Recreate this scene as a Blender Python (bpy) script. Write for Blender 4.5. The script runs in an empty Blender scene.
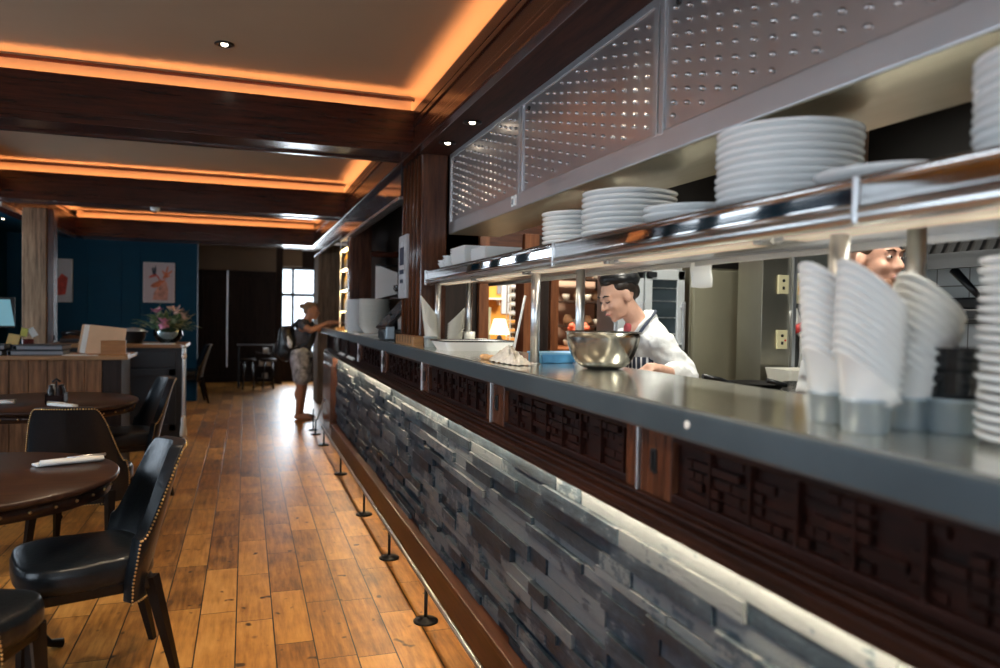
import bpy, bmesh, math, random
from mathutils import Vector, Matrix, Euler
R = math.radians
PI = math.pi
random.seed(7)
scene = bpy.context.scene
COL = scene.collection

# ------------------------------------------------------------------ camera geometry
H = 1.40
FPX = 750.73
YAW, PIT, ROL = R(18.732), R(-1.475), R(1.032)
_cy, _sy, _cp, _sp = math.cos(YAW), math.sin(YAW), math.cos(PIT), math.sin(PIT)
FWD = Vector((_sy*_cp, _cy*_cp, _sp))
_r0 = Vector((_cy, -_sy, 0))
_u0 = _r0.cross(FWD)
RGT = _r0*math.cos(ROL) + _u0*math.sin(ROL)
UPV = -_r0*math.sin(ROL) + _u0*math.cos(ROL)
EYE = Vector((0, 0, H))

# ------------------------------------------------------------------ mesh building
class MB:
    def __init__(s):
        s.bm = bmesh.new()
    def _add(s, verts, faces, smooth=False):
        vs = [s.bm.verts.new(v) for v in verts]
        for f in faces:
            try:
                fc = s.bm.faces.new([vs[i] for i in f]); fc.smooth = smooth
            except ValueError:
                pass
        return vs
    def box(s, c, sz, rot=None, bev=0.0, M=None):
        hx, hy, hz = sz[0]/2, sz[1]/2, sz[2]/2
        P = [Vector((x, y, z)) for x in (-hx, hx) for y in (-hy, hy) for z in (-hz, hz)]
        Rm = Euler(rot).to_matrix() if rot else Matrix.Identity(3)
        P = [Rm @ p + Vector(c) for p in P]
        if M: P = [M @ p for p in P]
        F = [(0,1,3,2),(4,6,7,5),(0,4,5,1),(2,3,7,6),(0,2,6,4),(1,5,7,3)]
        vs = s._add(P, F)
        if bev > 0:
            ed = set(e for v in vs for e in v.link_edges)
            bmesh.ops.bevel(s.bm, geom=list(ed), offset=bev, segments=2, affect='EDGES', profile=0.6)
        return s
    def bb(s, x0, x1, y0, y1, z0, z1, bev=0.0):
        return s.box(((x0+x1)/2, (y0+y1)/2, (z0+z1)/2), (abs(x1-x0), abs(y1-y0), abs(z1-z0)), None, bev)
    def lathe(s, prof, c=(0,0,0), n=32, M=None, zf=None, sm=True):
        V, F = [], []
        m = len(prof)
        for k in range(n):
            a = 2*PI*k/n
            for (r, z) in prof:
                zz = z if zf is None else zf(r, z, a)
                p = Vector((r*math.cos(a), r*math.sin(a), zz))
                p = M @ p if M else p
                V.append(p + Vector(c))
        for k in range(n):
            k2 = (k+1) % n
            for j in range(m-1):
                F.append((k*m+j, k2*m+j, k2*m+j+1, k*m+j+1))
        vs = s._add(V, F, sm)
        if prof[0][0] < 1e-6 or prof[-1][0] < 1e-6:
            bmesh.ops.remove_doubles(s.bm, verts=vs, dist=1e-6)
        return s
    def cyl(s, p0, p1, r0, r1=None, n=16, cap=True, sm=True):
        p0, p1 = Vector(p0), Vector(p1)
        r1 = r0 if r1 is None else r1
        d = (p1-p0).normalized()
        a = Vector((0,0,1)) if abs(d.z) < .95 else Vector((1,0,0))
        u = d.cross(a).normalized(); w = d.cross(u)
        V = []
        for p, r in ((p0, r0), (p1, r1)):
            for k in range(n):
                t = 2*PI*k/n
                V.append(p + u*(r*math.cos(t)) + w*(r*math.sin(t)))
        F = [(k, (k+1) % n, n+(k+1) % n, n+k) for k in range(n)]
        vs = [s.bm.verts.new(v) for v in V]
        for f in F:
            fc = s.bm.faces.new([vs[i] for i in f]); fc.smooth = sm
        if cap:
            s.bm.faces.new(vs[:n][::-1]); s.bm.faces.new(vs[n:])
        return s
    def tube(s, pts, rad, n=10, cap=True, flat=None, sm=True):
        """swept tube; rad a number or list; flat=(a,b) scales the two section axes"""
        pts = [Vector(p) for p in pts]
        m = len(pts)
        rad = [rad]*m if not isinstance(rad, (list, tuple)) else rad
        prev = None
        rings = []
        for i, p in enumerate(pts):
            d = (pts[min(i+1, m-1)] - pts[max(i-1, 0)]).normalized()
            if prev is None:
                a = Vector((0,0,1)) if abs(d.z) < .9 else Vector((0,1,0))
                u = d.cross(a).normalized()
            else:
                u = (prev - d*prev.dot(d)).normalized()
            prev = u
            w = d.cross(u)
            fa, fb = flat if flat else (1, 1)
            rings.append([s.bm.verts.new(p + u*(rad[i]*fa*math.cos(2*PI*k/n)) + w*(rad[i]*fb*math.sin(2*PI*k/n))) for k in range(n)])
        for i in range(m-1):
            for k in range(n):
                f = s.bm.faces.new((rings[i][k], rings[i][(k+1) % n], rings[i+1][(k+1) % n], rings[i+1][k])); f.smooth = sm
        if cap:
            s.bm.faces.new(rings[0][::-1]); s.bm.faces.new(rings[-1])
        return s
    def ell(s, c, r, rot=None, M=None, nu=16, nv=10):
        Rm = Euler(rot).to_matrix() if rot else Matrix.Identity(3)
        V, F = [], []
        for j in range(nv+1):
            t = PI*j/nv
            for k in range(nu):
                a = 2*PI*k/nu
                p = Vector((r[0]*math.sin(t)*math.cos(a), r[1]*math.sin(t)*math.sin(a), r[2]*math.cos(t)))
                p = Rm @ p + Vector(c)
                V.append(M @ p if M else p)
        for j in range(nv):
            for k in range(nu):
                F.append((j*nu+k, (j+1)*nu+k, (j+1)*nu+(k+1) % nu, j*nu+(k+1) % nu))
        vs = s._add(V, F, True)
        bmesh.ops.remove_doubles(s.bm, verts=vs, dist=1e-7)
        return s
    def limb(s, pts, rad, M=None, n=14):
        """closed tapered limb with round ends; pts and radii per joint"""
        pts = [Vector(p) for p in pts]
        if M: pts = [M @ p for p in pts]
        P, Q = [], []
        for i in range(len(pts)-1):
            for k in range(5):
                t = k/5
                P.append(pts[i].lerp(pts[i+1], t)); Q.append(rad[i]*(1-t)+rad[i+1]*t)
        P.append(pts[-1]); Q.append(rad[-1])
        s.tube(P, Q, n)
        for p, q in ((P[0], Q[0]), (P[-1], Q[-1])):
            s.ell(p, (q, q, q), nu=12, nv=8)
        return s
    def prism(s, poly, p0, ux, uy, uz, depth, sm=False):
        """polygon in the plane (ux,uy) through p0, extruded along uz by depth"""
        p0, ux, uy, uz = Vector(p0), Vector(ux), Vector(uy), Vector(uz)
        a = [s.bm.verts.new(p0 + ux*x + uy*y) for x, y in poly]
        b = [s.bm.verts.new(p0 + ux*x + uy*y + uz*depth) for x, y in poly]
        n = len(poly)
        s.bm.faces.new(a[::-1]); s.bm.faces.new(b)
        for k in range(n):
            f = s.bm.faces.new((a[k], a[(k+1) % n], b[(k+1) % n], b[k])); f.smooth = sm
        return s
    def grid(s, fn, nu, nv, thick=0.0, nrm=None, closed=False):
        """sheet fn(u,v), u,v in 0..1; with thickness along nrm(u,v)"""
        rows = []
        for layer in (0, 1) if thick else (0,):
            L = []
            for i in range(nu+1):
                for j in range(nv+1):
                    p = Vector(fn(i/nu, j/nv))
                    if layer: p = p + Vector(nrm(i/nu, j/nv))*thick
                    L.append(s.bm.verts.new(p))
            rows.append(L)
        q = lambda i, j: i*(nv+1)+j
        for li, L in enumerate(rows):
            for i in range(nu):
                for j in range(nv):
                    idx = [q(i,j), q(i+1,j), q(i+1,j+1), q(i,j+1)]
                    if li: idx = idx[::-1]
                    f = s.bm.faces.new([L[k] for k in idx]); f.smooth = True
        if thick:
            A, B = rows
            bd = [q(i,0) for i in range(nu+1)] + [q(nu,j) for j in range(1, nv+1)] + [q(i,nv) for i in range(nu-1, -1, -1)] + [q(0,j) for j in range(nv-1, 0, -1)]
            for k in range(len(bd)):
                a, b = bd[k], bd[(k+1) % len(bd)]
                f = s.bm.faces.new((A[a], B[a], B[b], A[b])); f.smooth = True
        return s
    def build(s, name, mat, parent=None, local=False, mods=None):
        if parent is not None and not local:
            o_ = parent
            off = Vector((0,0,0))
            while o_ is not None:
                off += o_.location; o_ = o_.parent
            bmesh.ops.translate(s.bm, verts=s.bm.verts, vec=-off)
        bmesh.ops.recalc_face_normals(s.bm, faces=s.bm.faces)
        me = bpy.data.meshes.new(name)
        s.bm.to_mesh(me); s.bm.free()
        if mat: me.materials.append(mat)
        o = bpy.data.objects.new(name, me)
        COL.objects.link(o)
        if parent is not None: o.parent = parent
        return o

def tag(o, label=None, cat=None, group=None, kind=None):
    if label: o['label'] = label
    if cat: o['category'] = cat
    if group: o['group'] = group
    if kind: o['kind'] = kind
    return o

def thing(name, label, cat, loc=(0,0,0), group=None, rz=0.0):
    o = bpy.data.objects.new(name, None)
    COL.objects.link(o)
    o.empty_display_size = .1
    o.location = loc; o.rotation_euler = (0, 0, rz)
    return tag(o, label, cat, group)

def struct(o):
    o['kind'] = 'structure'
    return o

def copy_tree(o, parent=None):
    c = o.copy(); COL.objects.link(c)
    if parent is not None: c.parent = parent
    for ch in list(o.children):
        copy_tree(ch, c)
    return c

ORD = ['topmost', 'second', 'third', 'fourth', 'fifth', 'sixth', 'seventh', 'eighth', 'ninth', 'tenth', 'eleventh', 'twelfth',
       'thirteenth', 'fourteenth', 'fifteenth', 'sixteenth', 'seventeenth', 'eighteenth', 'nineteenth', 'twentieth', 'twenty-first', 'twenty-second']
def nth_top(i):
    return 'topmost' if i == 0 else ORD[i] + ' from top'

# ------------------------------------------------------------------ materials
def nodes_of(name):
    m = bpy.data.materials.new(name); m.use_nodes = True
    nt = m.node_tree
    b = nt.nodes['Principled BSDF']
    return m, nt, b
def N(nt, t, **kw):
    n = nt.nodes.new(t)
    for k, v in kw.items():
        if k in n.inputs: n.inputs[k].default_value = v
        else: setattr(n, k, v)
    return n
def ramp(nt, fac, stops):
    r = nt.nodes.new('ShaderNodeValToRGB')
    e = r.color_ramp.elements
    while len(e) > 1: e.remove(e[-1])
    e[0].position = stops[0][0]; e[0].color = (*stops[0][1], 1)
    for p, c in stops[1:]:
        x = e.new(p); x.color = (*c, 1)
    nt.links.new(fac, r.inputs['Fac'])
    return r.outputs['Color']
def coords(nt, scale=(1,1,1), obj=True, rot=(0,0,0)):
    tc = nt.nodes.new('ShaderNodeTexCoord')
    mp = nt.nodes.new('ShaderNodeMapping')
    mp.inputs['Scale'].default_value = scale
    mp.inputs['Rotation'].default_value = rot
    nt.links.new(tc.outputs['Object'], mp.inputs['Vector'])
    return mp.outputs['Vector']
def noise(nt, vec, scale, detail=4, rough=.55):
    n = N(nt, 'ShaderNodeTexNoise', Scale=scale, Detail=detail, Roughness=rough)
    nt.links.new(vec, n.inputs['Vector'])
    return n.outputs['Fac']
def bump(nt, b, h, strength=.2, dist=.01):
    bp = N(nt, 'ShaderNodeBump', Strength=strength, Distance=dist)
    nt.links.new(h, bp.inputs['Height'])
    nt.links.new(bp.outputs['Normal'], b.inputs['Normal'])
def plain(name, col, rough=.5, metal=0.0, var=.12, nscale=30, coat=0.0, bmp=0.0, spec=.5, stretch=(1,1,1)):
    m, nt, b = nodes_of(name)
    v = coords(nt, stretch)
    f = noise(nt, v, nscale)
    lo = tuple(c*(1-var) for c in col); hi = tuple(min(1, c*(1+var)) for c in col)
    nt.links.new(ramp(nt, f, [(.3, lo), (.7, hi)]), b.inputs['Base Color'])
    rr = N(nt, 'ShaderNodeMapRange')
    rr.inputs['To Min'].default_value = max(.02, rough*.85); rr.inputs['To Max'].default_value = min(1, rough*1.15)
    nt.links.new(f, rr.inputs['Value']); nt.links.new(rr.outputs['Result'], b.inputs['Roughness'])
    b.inputs['Metallic'].default_value = metal
    b.inputs['Coat Weight'].default_value = coat
    b.inputs['Specular IOR Level'].default_value = spec
    if bmp: bump(nt, b, f, bmp)
    return m
def wood(name, dark, light, axis='Y', rough=.35, scale=6, coat=0.0, bmp=.08, spec=.3):
    m, nt, b = nodes_of(name)
    s = {'X': (.6, 9, 9), 'Y': (9, .6, 9), 'Z': (9, 9, .6)}[axis]
    v = coords(nt, s)
    f = noise(nt, v, scale, 6, .6)
    f2 = noise(nt, v, scale*6, 3, .6)
    mx = N(nt, 'ShaderNodeMath', operation='MULTIPLY_ADD')
    nt.links.new(f2, mx.inputs[0]); mx.inputs[1].default_value = .35; nt.links.new(f, mx.inputs[2])
    mid = tuple((a+c)/2 for a, c in zip(dark, light))
    nt.links.new(ramp(nt, mx.outputs[0], [(.45, dark), (.65, mid), (.85, light)]), b.inputs['Base Color'])
    b.inputs['Roughness'].default_value = rough
    b.inputs['Specular IOR Level'].default_value = spec
    b.inputs['Coat Weight'].default_value = coat
    b.inputs['Coat Roughness'].default_value = .15
    bump(nt, b, mx.outputs[0], bmp, .004)
    return m
def steel(name, col=(.55,.55,.54), rough=.25, axis='Y', scale=40, bmp=.03):
    m, nt, b = nodes_of(name)
    s = {'X': (.05, 4, 4), 'Y': (4, .05, 4), 'Z': (4, 4, .05)}[axis]
    f = noise(nt, coords(nt, s), scale, 3)
    g = noise(nt, coords(nt), 2.5, 3)
    nt.links.new(ramp(nt, g, [(.3, tuple(c*.85 for c in col)), (.7, col)]), b.inputs['Base Color'])
    rr = N(nt, 'ShaderNodeMapRange')
    rr.inputs['To Min'].default_value = rough*.75; rr.inputs['To Max'].default_value = rough*1.3
    nt.links.new(f, rr.inputs['Value']); nt.links.new(rr.outputs['Result'], b.inputs['Roughness'])
    b.inputs['Metallic'].default_value = 1.0
    bump(nt, b, f, bmp, .002)
    return m
def emit(name, col, strength):
    m, nt, b = nodes_of(name)
    b.inputs['Base Color'].default_value = (*col, 1)
    b.inputs['Emission Color'].default_value = (*col, 1)
    b.inputs['Emission Strength'].default_value = strength
    return m
def glass(name, col=(1,1,1), rough=.02, alpha=.25):
    m, nt, b = nodes_of(name)
    out = nt.nodes['Material Output']
    t = N(nt, 'ShaderNodeBsdfTransparent'); t.inputs['Color'].default_value = (*col, 1)
    g = N(nt, 'ShaderNodeBsdfGlossy', Roughness=rough)
    mx = N(nt, 'ShaderNodeMixShader')
    fr = N(nt, 'ShaderNodeFresnel', IOR=1.45)
    ad = N(nt, 'ShaderNodeMath', operation='ADD', use_clamp=True); ad.inputs[1].default_value = alpha*.3
    nt.links.new(fr.outputs[0], ad.inputs[0]); nt.links.new(ad.outputs[0], mx.inputs[0])
    nt.links.new(t.outputs[0], mx.inputs[1]); nt.links.new(g.outputs[0], mx.inputs[2])
    nt.links.new(mx.outputs[0], out.inputs['Surface'])
    return m

def floor_mat():
    m, nt, b = nodes_of('oak_floorboards')
    L = nt.links.new
    tc = N(nt, 'ShaderNodeTexCoord')
    sp = N(nt, 'ShaderNodeSeparateXYZ'); L(tc.outputs['Object'], sp.inputs[0])
    def math_(op, a, c=None, clamp=False):
        n = N(nt, 'ShaderNodeMath', operation=op, use_clamp=clamp)
        for i, q in enumerate((a, c)):
            if q is None: continue
            if isinstance(q, (int, float)): n.inputs[i].default_value = q
            else: L(q, n.inputs[i])
        return n.outputs[0]
    W_, LEN = .1575, .62
    xr = math_('DIVIDE', math_('ADD', sp.outputs['X'], .0285 + .1575*40), W_)
    row = math_('FLOOR', xr); fx = math_('FRACT', xr)
    wn = N(nt, 'ShaderNodeTexWhiteNoise', noise_dimensions='1D'); L(row, wn.inputs['W'])
    yr = math_('ADD', math_('DIVIDE', sp.outputs['Y'], LEN), math_('MULTIPLY', wn.outputs['Value'], 9.0))
    cell = math_('FLOOR', yr); fy = math_('FRACT', yr)
    cb = N(nt, 'ShaderNodeCombineXYZ'); L(row, cb.inputs[0]); L(cell, cb.inputs[1])
    wn2 = N(nt, 'ShaderNodeTexWhiteNoise', noise_dimensions='2D'); L(cb.outputs[0], wn2.inputs['Vector'])
    # grain, shifted per board
    mp = N(nt, 'ShaderNodeMapping'); mp.inputs['Scale'].default_value = (14, 1.4, 1)
    off = N(nt, 'ShaderNodeVectorMath', operation='SCALE'); L(wn2.outputs['Color'], off.inputs[0]); off.inputs['Scale'].default_value = 30
    add = N(nt, 'ShaderNodeVectorMath', operation='ADD'); L(tc.outputs['Object'], add.inputs[0]); L(off.outputs[0], add.inputs[1])
    L(add.outputs[0], mp.inputs['Vector'])
    g1 = noise(nt, mp.outputs[0], 3.2, 7, .62)
    mp2 = N(nt, 'ShaderNodeMapping'); mp2.inputs['Scale'].default_value = (1.3, 1, 1); L(add.outputs[0], mp2.inputs['Vector'])
    blot = noise(nt, mp2.outputs[0], 4.0, 4, .6)
    kn = noise(nt, mp2.outputs[0], 13.0, 1, .4)
    t = math_('ADD', math_('MULTIPLY', g1, .55), math_('ADD', math_('MULTIPLY', blot, .45), math_('MULTIPLY', math_('SUBTRACT', wn2.outputs['Value'], .5), .22)))
    col = ramp(nt, t, [(.28, (.11, .040, .008)), (.45, (.34, .140, .026)), (.60, (.54, .245, .050)), (.75, (.66, .33, .085))])
    # knots
    kf = math_('MULTIPLY', math_('SUBTRACT', kn, .70), 14, True)
    mk = N(nt, 'ShaderNodeMixRGB'); L(kf, mk.inputs[0]); L(col, mk.inputs[1]); mk.inputs[2].default_value = (.06, .025, .008, 1)
    # gaps between boards
    gx = math_('LESS_THAN', math_('MINIMUM', fx, math_('SUBTRACT', 1, fx)), .018)
    gy = math_('LESS_THAN', math_('MINIMUM', fy, math_('SUBTRACT', 1, fy)), .0038)
    gap = math_('MAXIMUM', gx, gy)
    mg = N(nt, 'ShaderNodeMixRGB'); L(gap, mg.inputs[0]); L(mk.outputs[0], mg.inputs[1]); mg.inputs[2].default_value = (.022, .010, .004, 1)
    L(mg.outputs[0], b.inputs['Base Color'])
    rg = N(nt, 'ShaderNodeMapRange'); rg.inputs['To Min'].default_value = .30; rg.inputs['To Max'].default_value = .48
    L(blot, rg.inputs['Value']); L(rg.outputs[0], b.inputs['Roughness'])
    hgt = math_('SUBTRACT', math_('MULTIPLY', g1, .25), gap)
    bump(nt, b, hgt, .35, .003)
    return m

def stone_mat():
    m, nt, b = nodes_of('split_slate')
    L = nt.links.new
    v = coords(nt)
    geo = N(nt, 'ShaderNodeNewGeometry')
    rnd = geo.outputs['Random Per Island']
    f = noise(nt, v, 9, 6, .65)
    f2 = noise(nt, coords(nt, (1, .35, 2.2)), 45, 5, .65)
    mm = N(nt, 'ShaderNodeMath', operation='MULTIPLY_ADD'); L(f2, mm.inputs[0]); mm.inputs[1].default_value = .45
    m3 = N(nt, 'ShaderNodeMath', operation='MULTIPLY_ADD'); L(rnd, m3.inputs[0]); m3.inputs[1].default_value = .45; L(f, m3.inputs[2]); 
    L(m3.outputs[0], mm.inputs[2])
    c = ramp(nt, mm.outputs[0], [(.55, (.007, .010, .014)), (.8, (.012, .021, .033)), (1.0, (.031, .048, .067)), (1.2, (.085, .10, .115))])
    L(c, b.inputs['Base Color'])
    b.inputs['Roughness'].default_value = .48
    b.inputs['Specular IOR Level'].default_value = .22
    bump(nt, b, f2, .5, .006)
    return m

M = {}
M['floor'] = floor_mat()
M['stone'] = stone_mat()
M['mahog'] = wood('mahogany_along', (.011,.003,.002), (.062,.014,.006), 'Y', .22, 5, .0, .08, .38)
M['mahogX'] = wood('mahogany_across', (.011,.003,.002), (.055,.0125,.0055), 'X', .22, 5, .0, .08, .38)
M['mahogZ'] = wood('mahogany_upright', (.020,.0065,.004), (.12,.042,.020), 'Z', .26, 5, .3)
M['carved'] = wood('carved_dark_wood', (.003,.0014,.0012), (.020,.005,.003), 'Y', .45, 6, 0, .08, .12)
M['redwood'] = wood('reddish_wood', (.10,.030,.012), (.30,.11,.045), 'Z', .4, 5)
M['redwood2'] = wood('dark_reddish_boards', (.05,.014,.007), (.14,.045,.02), 'X', .45, 5)
M['skirt'] = wood('skirting_brown', (.020,.007,.004), (.072,.025,.012), 'Y', .4, 5, .0, .08, .2)
M['oakX'] = wood('oak_top', (.20,.095,.035), (.42,.22,.09), 'X', .38, 5, .2)
M['plankZ'] = wood('rustic_planks', (.07,.030,.013), (.34,.16,.07), 'Z', .6, 4)
M['oldpost'] = wood('rough_old_timber', (.055,.034,.020), (.29,.19,.115), 'Z', .8, 3, 0, .5)
M['table'] = wood('dark_table_wood', (.012,.006,.0045), (.05,.022,.013), 'X', .30, 5, .0, .08, .3)
M['leather'] = plain('black_leather', (.007,.010,.014), .30, 0, .2, 60, .0, .12, .35)
M['darkleg'] = wood('black_stained_legs', (.003,.002,.002), (.011,.006,.004), 'Z', .35, 5)
M['brass'] = plain('brass_nails', (.62,.42,.18), .3, 1, .1)
M['blue'] = plain('teal_blue_wall_paint', (.0006,.048,.094), .65, 0, .1, 3, 0, 0, .2)
M['cream'] = plain('cream_ceiling_paint', (.27,.20,.135), .75, 0, .05, 3)
M['lintelpaint'] = plain('beige_header_paint', (.20,.145,.095), .7, 0, .08, 3)
M['darkpanel'] = wood('dark_door_panels', (.010,.006,.005), (.035,.020,.015), 'Z', .65, 4)
M['steel'] = steel('brushed_steel', (.56,.56,.55), .28)
M['steelZ'] = steel('brushed_steel_upright', (.78,.79,.80), .34, 'Z')
M['mirror'] = steel('polished_steel', (.62,.61,.60), .09)
M['hood'] = steel('hood_steel', (.62,.62,.63), .40, 'Y', 40, .008)
M['hoodpanel'] = steel('perforated_hood_steel', (.62,.59,.59), .34, 'Z', 40, .01)
M['counter'] = plain('grey_counter_edge', (.060,.082,.098), .32, .35, .12, 5, .0, 0)
M['countertop'] = plain('counter_top_steel', (.66,.66,.60), .16, .85, .06, 5)
M['blackmetal'] = plain('black_iron', (.012,.011,.011), .42, .6, .2, 40)
M['white'] = plain('white_porcelain', (.86,.87,.86), .16, 0, .02, 10, .3)
M['cream_por'] = plain('cream_porcelain', (.72,.70,.63), .2, 0, .03, 10, .3)
M['paper'] = plain('white_paper', (.75,.75,.72), .8, 0, .04, 8)
M['kraft'] = plain('tan_paper', (.60,.40,.25), .8, 0, .06, 8)
M['black'] = plain('black_plastic', (.010,.011,.013), .35, 0, .1, 20)
M['greymetalcup'] = plain('pot_satin_steel', (.42,.50,.55), .38, .55, .06, 20)
M['bowlsteel'] = steel('bowl_steel', (.60,.58,.53), .20, 'Y')
M['skin'] = plain('skin', (.62,.36,.26), .5, 0, .07, 25)
M['skin_tan'] = plain('tanned_skin', (.46,.22,.13), .5, 0, .08, 25)
M['chefwhite'] = plain('white_cotton', (.66,.67,.67), .85, 0, .05, 14, 0, .35)
M['navy'] = plain('navy_cloth', (.020,.028,.055), .8, 0, .15, 30)
M['pinktee'] = plain('red_tee', (.42,.07,.08), .8, 0, .1, 30)
M['hairdark'] = plain('dark_brown_hair', (.020,.012,.008), .5, 0, .4, 60, 0, .4)
M['hairfair'] = plain('fair_brown_hair', (.20,.12,.06), .55, 0, .3, 60, 0, .4)
M['hairginger'] = plain('short_brown_hair', (.11,.055,.025), .6, 0, .3, 80, 0, .4)
M['lips'] = plain('lips', (.50,.20,.17), .45, 0, .05)
M['eyewhite'] = plain('eye_white', (.75,.72,.68), .2, 0, .02)
M['eyedark'] = plain('eye_iris', (.03,.018,.012), .2, 0, .1)
M['bluebox'] = plain('blue_plastic', (.10,.38,.72), .4, 0, .06)
M['paleyellow'] = plain('cream_plastic', (.70,.64,.40), .4, 0, .04)
M['redplastic'] = plain('red_plastic', (.60,.035,.03), .4, 0, .05)
M['pinkwall'] = plain('pinkish_plaster', (.60,.42,.33), .8, 0, .06, 4)
M['amber'] = plain('amber_wall', (.70,.33,.05), .6, 0, .12, 5)
M['tile'] = plain('white_wall_tile', (.60,.62,.62), .25, 0, .05, 8)
M['kfloor'] = plain('kitchen_wall_steel_grey', (.16,.15,.135), .45, .3, .1, 6)
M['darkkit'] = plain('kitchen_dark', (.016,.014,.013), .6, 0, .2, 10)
M['windowframe'] = plain('dark_window_frame', (.05,.055,.06), .5, 0, .1)
M['glass'] = glass('clear_glass', (.96,.98,1), .02, .3)
M['clothgrey'] = plain('grey_cloth', (.16,.16,.18), .85, 0, .3, 40)
M['cream_diff'] = emit('lamp_cover_cream', (1.0,.86,.68), .16)
M['led'] = emit('warm_led', (1.0,.41,.15), 44)
M['ledw'] = emit('warm_white_led', (1.0,.78,.50), 180)
M['lamptube'] = emit('pass_lamp_glow', (1.0,.93,.78), 13)
M['tube'] = emit('kitchen_fluorescent', (1.0,.95,.80), 9)
M['spot'] = emit('downlight_glow', (1.0,.85,.65), 20)

# ================================================================== THE SETTING
BX0, BX1 = -2.25, 0.98          # coffer edges
ZB, ZL, ZC = 2.39, 2.655, 2.765 # beam underside, ledge top, ceiling
CZT, CZB = 1.20, 1.128          # counter top and edge underside
CXF, CXB = 0.92, 1.44           # counter front and back edges

o = struct(MB().bb(-3.4, 6.0, -3.2, 18.0, -.1, 0).build('floor', M['floor']))
o = struct(MB().bb(-3.4, 1.06, -3.2, 12.2, ZC, ZC+.1).build('ceiling', M['cream']))
struct(MB().bb(-3.4, 6.0, 12.2, 18.0, 2.62, 2.72).build('ceiling_far', M['lintelpaint']))
struct(MB().bb(1.06, 6.0, -3.2, 12.2, 3.0, 3.1).build('ceiling_kitchen', M['darkkit']))

# left wall with three daylight windows behind / beside the viewer, plus one added to light the end wall
m = MB()
wins = [(-2.2, -.6), (.6, 2.4), (3.6, 5.4), (7.4, 9.6)]  # last opening is added, to bring daylight to the blue end wall
ys = [-3.2]
for a, c in wins: ys += [a, c]
ys.append(18.0)
for i in range(0, len(ys), 2): m.bb(-3.4, -3.2, ys[i], ys[i+1], 0, 2.8)
for a, c in wins:
    m.bb(-3.4, -3.2, a, c, 0, .85); m.bb(-3.4, -3.2, a, c, 2.15, 2.8)
struct(m.build('wall_left', M['blue']))
def window(nm, x, a, c, z0, z1):
    e = thing(nm, None, None, (x, (a+c)/2, z0)); e['kind'] = 'structure'
    f = MB()
    f.bb(x-.04, x+.04, a, a+.06, z0, z1); f.bb(x-.04, x+.04, c-.06, c, z0, z1)
    f.bb(x-.04, x+.04, a, c, z0, z0+.06); f.bb(x-.04, x+.04, a, c, z1-.06, z1)
    f.bb(x-.02, x+.02, (a+c)/2-.02, (a+c)/2+.02, z0, z1)
    f.bb(x-.02, x+.02, a, c, (z0+z1)/2-.02, (z0+z1)/2+.02)
    f.build('window_frame', M['paper'], e)
    MB().bb(x-.004, x+.004, a+.05, c-.05, z0+.05, z1-.05).build('window_pane', M['glass'], e)
for i, (a, c) in enumerate(wins): window('window_%d' % (i+2), -3.3, a, c, .85, 2.15)

# wall behind the viewer
m = MB()
fw = (-1.9, .7)
m.bb(-3.4, fw[0], -3.4, -3.2, 0, 3.1).bb(fw[1], 6.0, -3.4, -3.2, 0, 3.1).bb(fw[0], fw[1], -3.4, -3.2, 0, .8).bb(fw[0], fw[1], -3.4, -3.2, 2.2, 3.1)
struct(m.build('wall_front', M['blue']))
e = thing('window_6', None, None, (-.6, -3.3, .8)); e['kind'] = 'structure'
f = MB()
for k in range(5): f.bb(fw[0]+(fw[1]-fw[0])*k/4-.03, fw[0]+(fw[1]-fw[0])*k/4+.03, -3.33, -3.27, .8, 2.2)
for z in (.82, 1.75, 2.18): f.bb(fw[0], fw[1], -3.33, -3.27, z-.03, z+.03)
f.build('window_frame', M['paper'], e)
MB().bb(fw[0], fw[1], -3.304, -3.296, .8, 2.2).build('window_pane', M['glass'], e)
# blue end wall with raised panel strips
m = MB().bb(-3.2, -.70, 12.3, 12.5, 0, 2.62)
for x in (-2.2, -1.75, -1.5): m.bb(x-.012, x+.012, 12.285, 12.31, .1, 2.3)
struct(m.build('wall_back', M['blue']))
# far end: header, dark panelling, post, window
struct(MB().bb(-1.6, .62, 15.3, 15.5, 2.16, 2.62).bb(.62, 1.05, 15.34, 15.5, 2.26, 2.62).build('wall_header', M['lintelpaint']))
m = MB().bb(-1.6, .56, 15.4, 15.6, 0, 2.17)
for x in (-.78, -.3, .12, .45): m.bb(x-.015, x+.015, 15.37, 15.4, 0, 2.16)
for z in (.08, .95, 2.08): m.bb(-1.2, .56, 15.375, 15.4, z-.05, z+.05)
struct(m.build('wall_far', M['darkpanel']))
struct(MB().bb(-.345, -.325, 15.35, 15.37, .3, 2.15).build('trim_1', M['steelZ']))
struct(MB().bb(.545, .665, 14.9, 15.05, 0, 2.62).build('pillar_far', M['darkpanel']))
struct(MB().bb(.62, 1.60, 15.4, 15.6, 0, .42).bb(1.33, 6.0, 15.4, 15.6, 0, 2.7).bb(.62, 1.4, 15.4, 15.6, 2.27, 2.6).build('wall_far_right', M['darkpanel']))
e = thing('window_1', None, None, (1.0, 15.5, .42)); e['kind'] = 'structure'
f = MB()
for x in (.64, .885, 1.31): f.bb(x-.025, x+.025, 15.46, 15.54, .42, 2.27)
for z in (.44, 1.72, 2.25): f.bb(.62, 1.33, 15.46, 15.54, z-.03, z+.03)
f.build('window_frame', M['windowframe'], e)
MB().bb(.64, 1.31, 15.497, 15.503, .44, 2.25).build('window_pane', M['glass'], e)
# kitchen and bar-side walls
struct(MB().bb(5.8, 6.0, -3.2, 18, 0, 3.1).build('wall_right', M['kfloor']))

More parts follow.
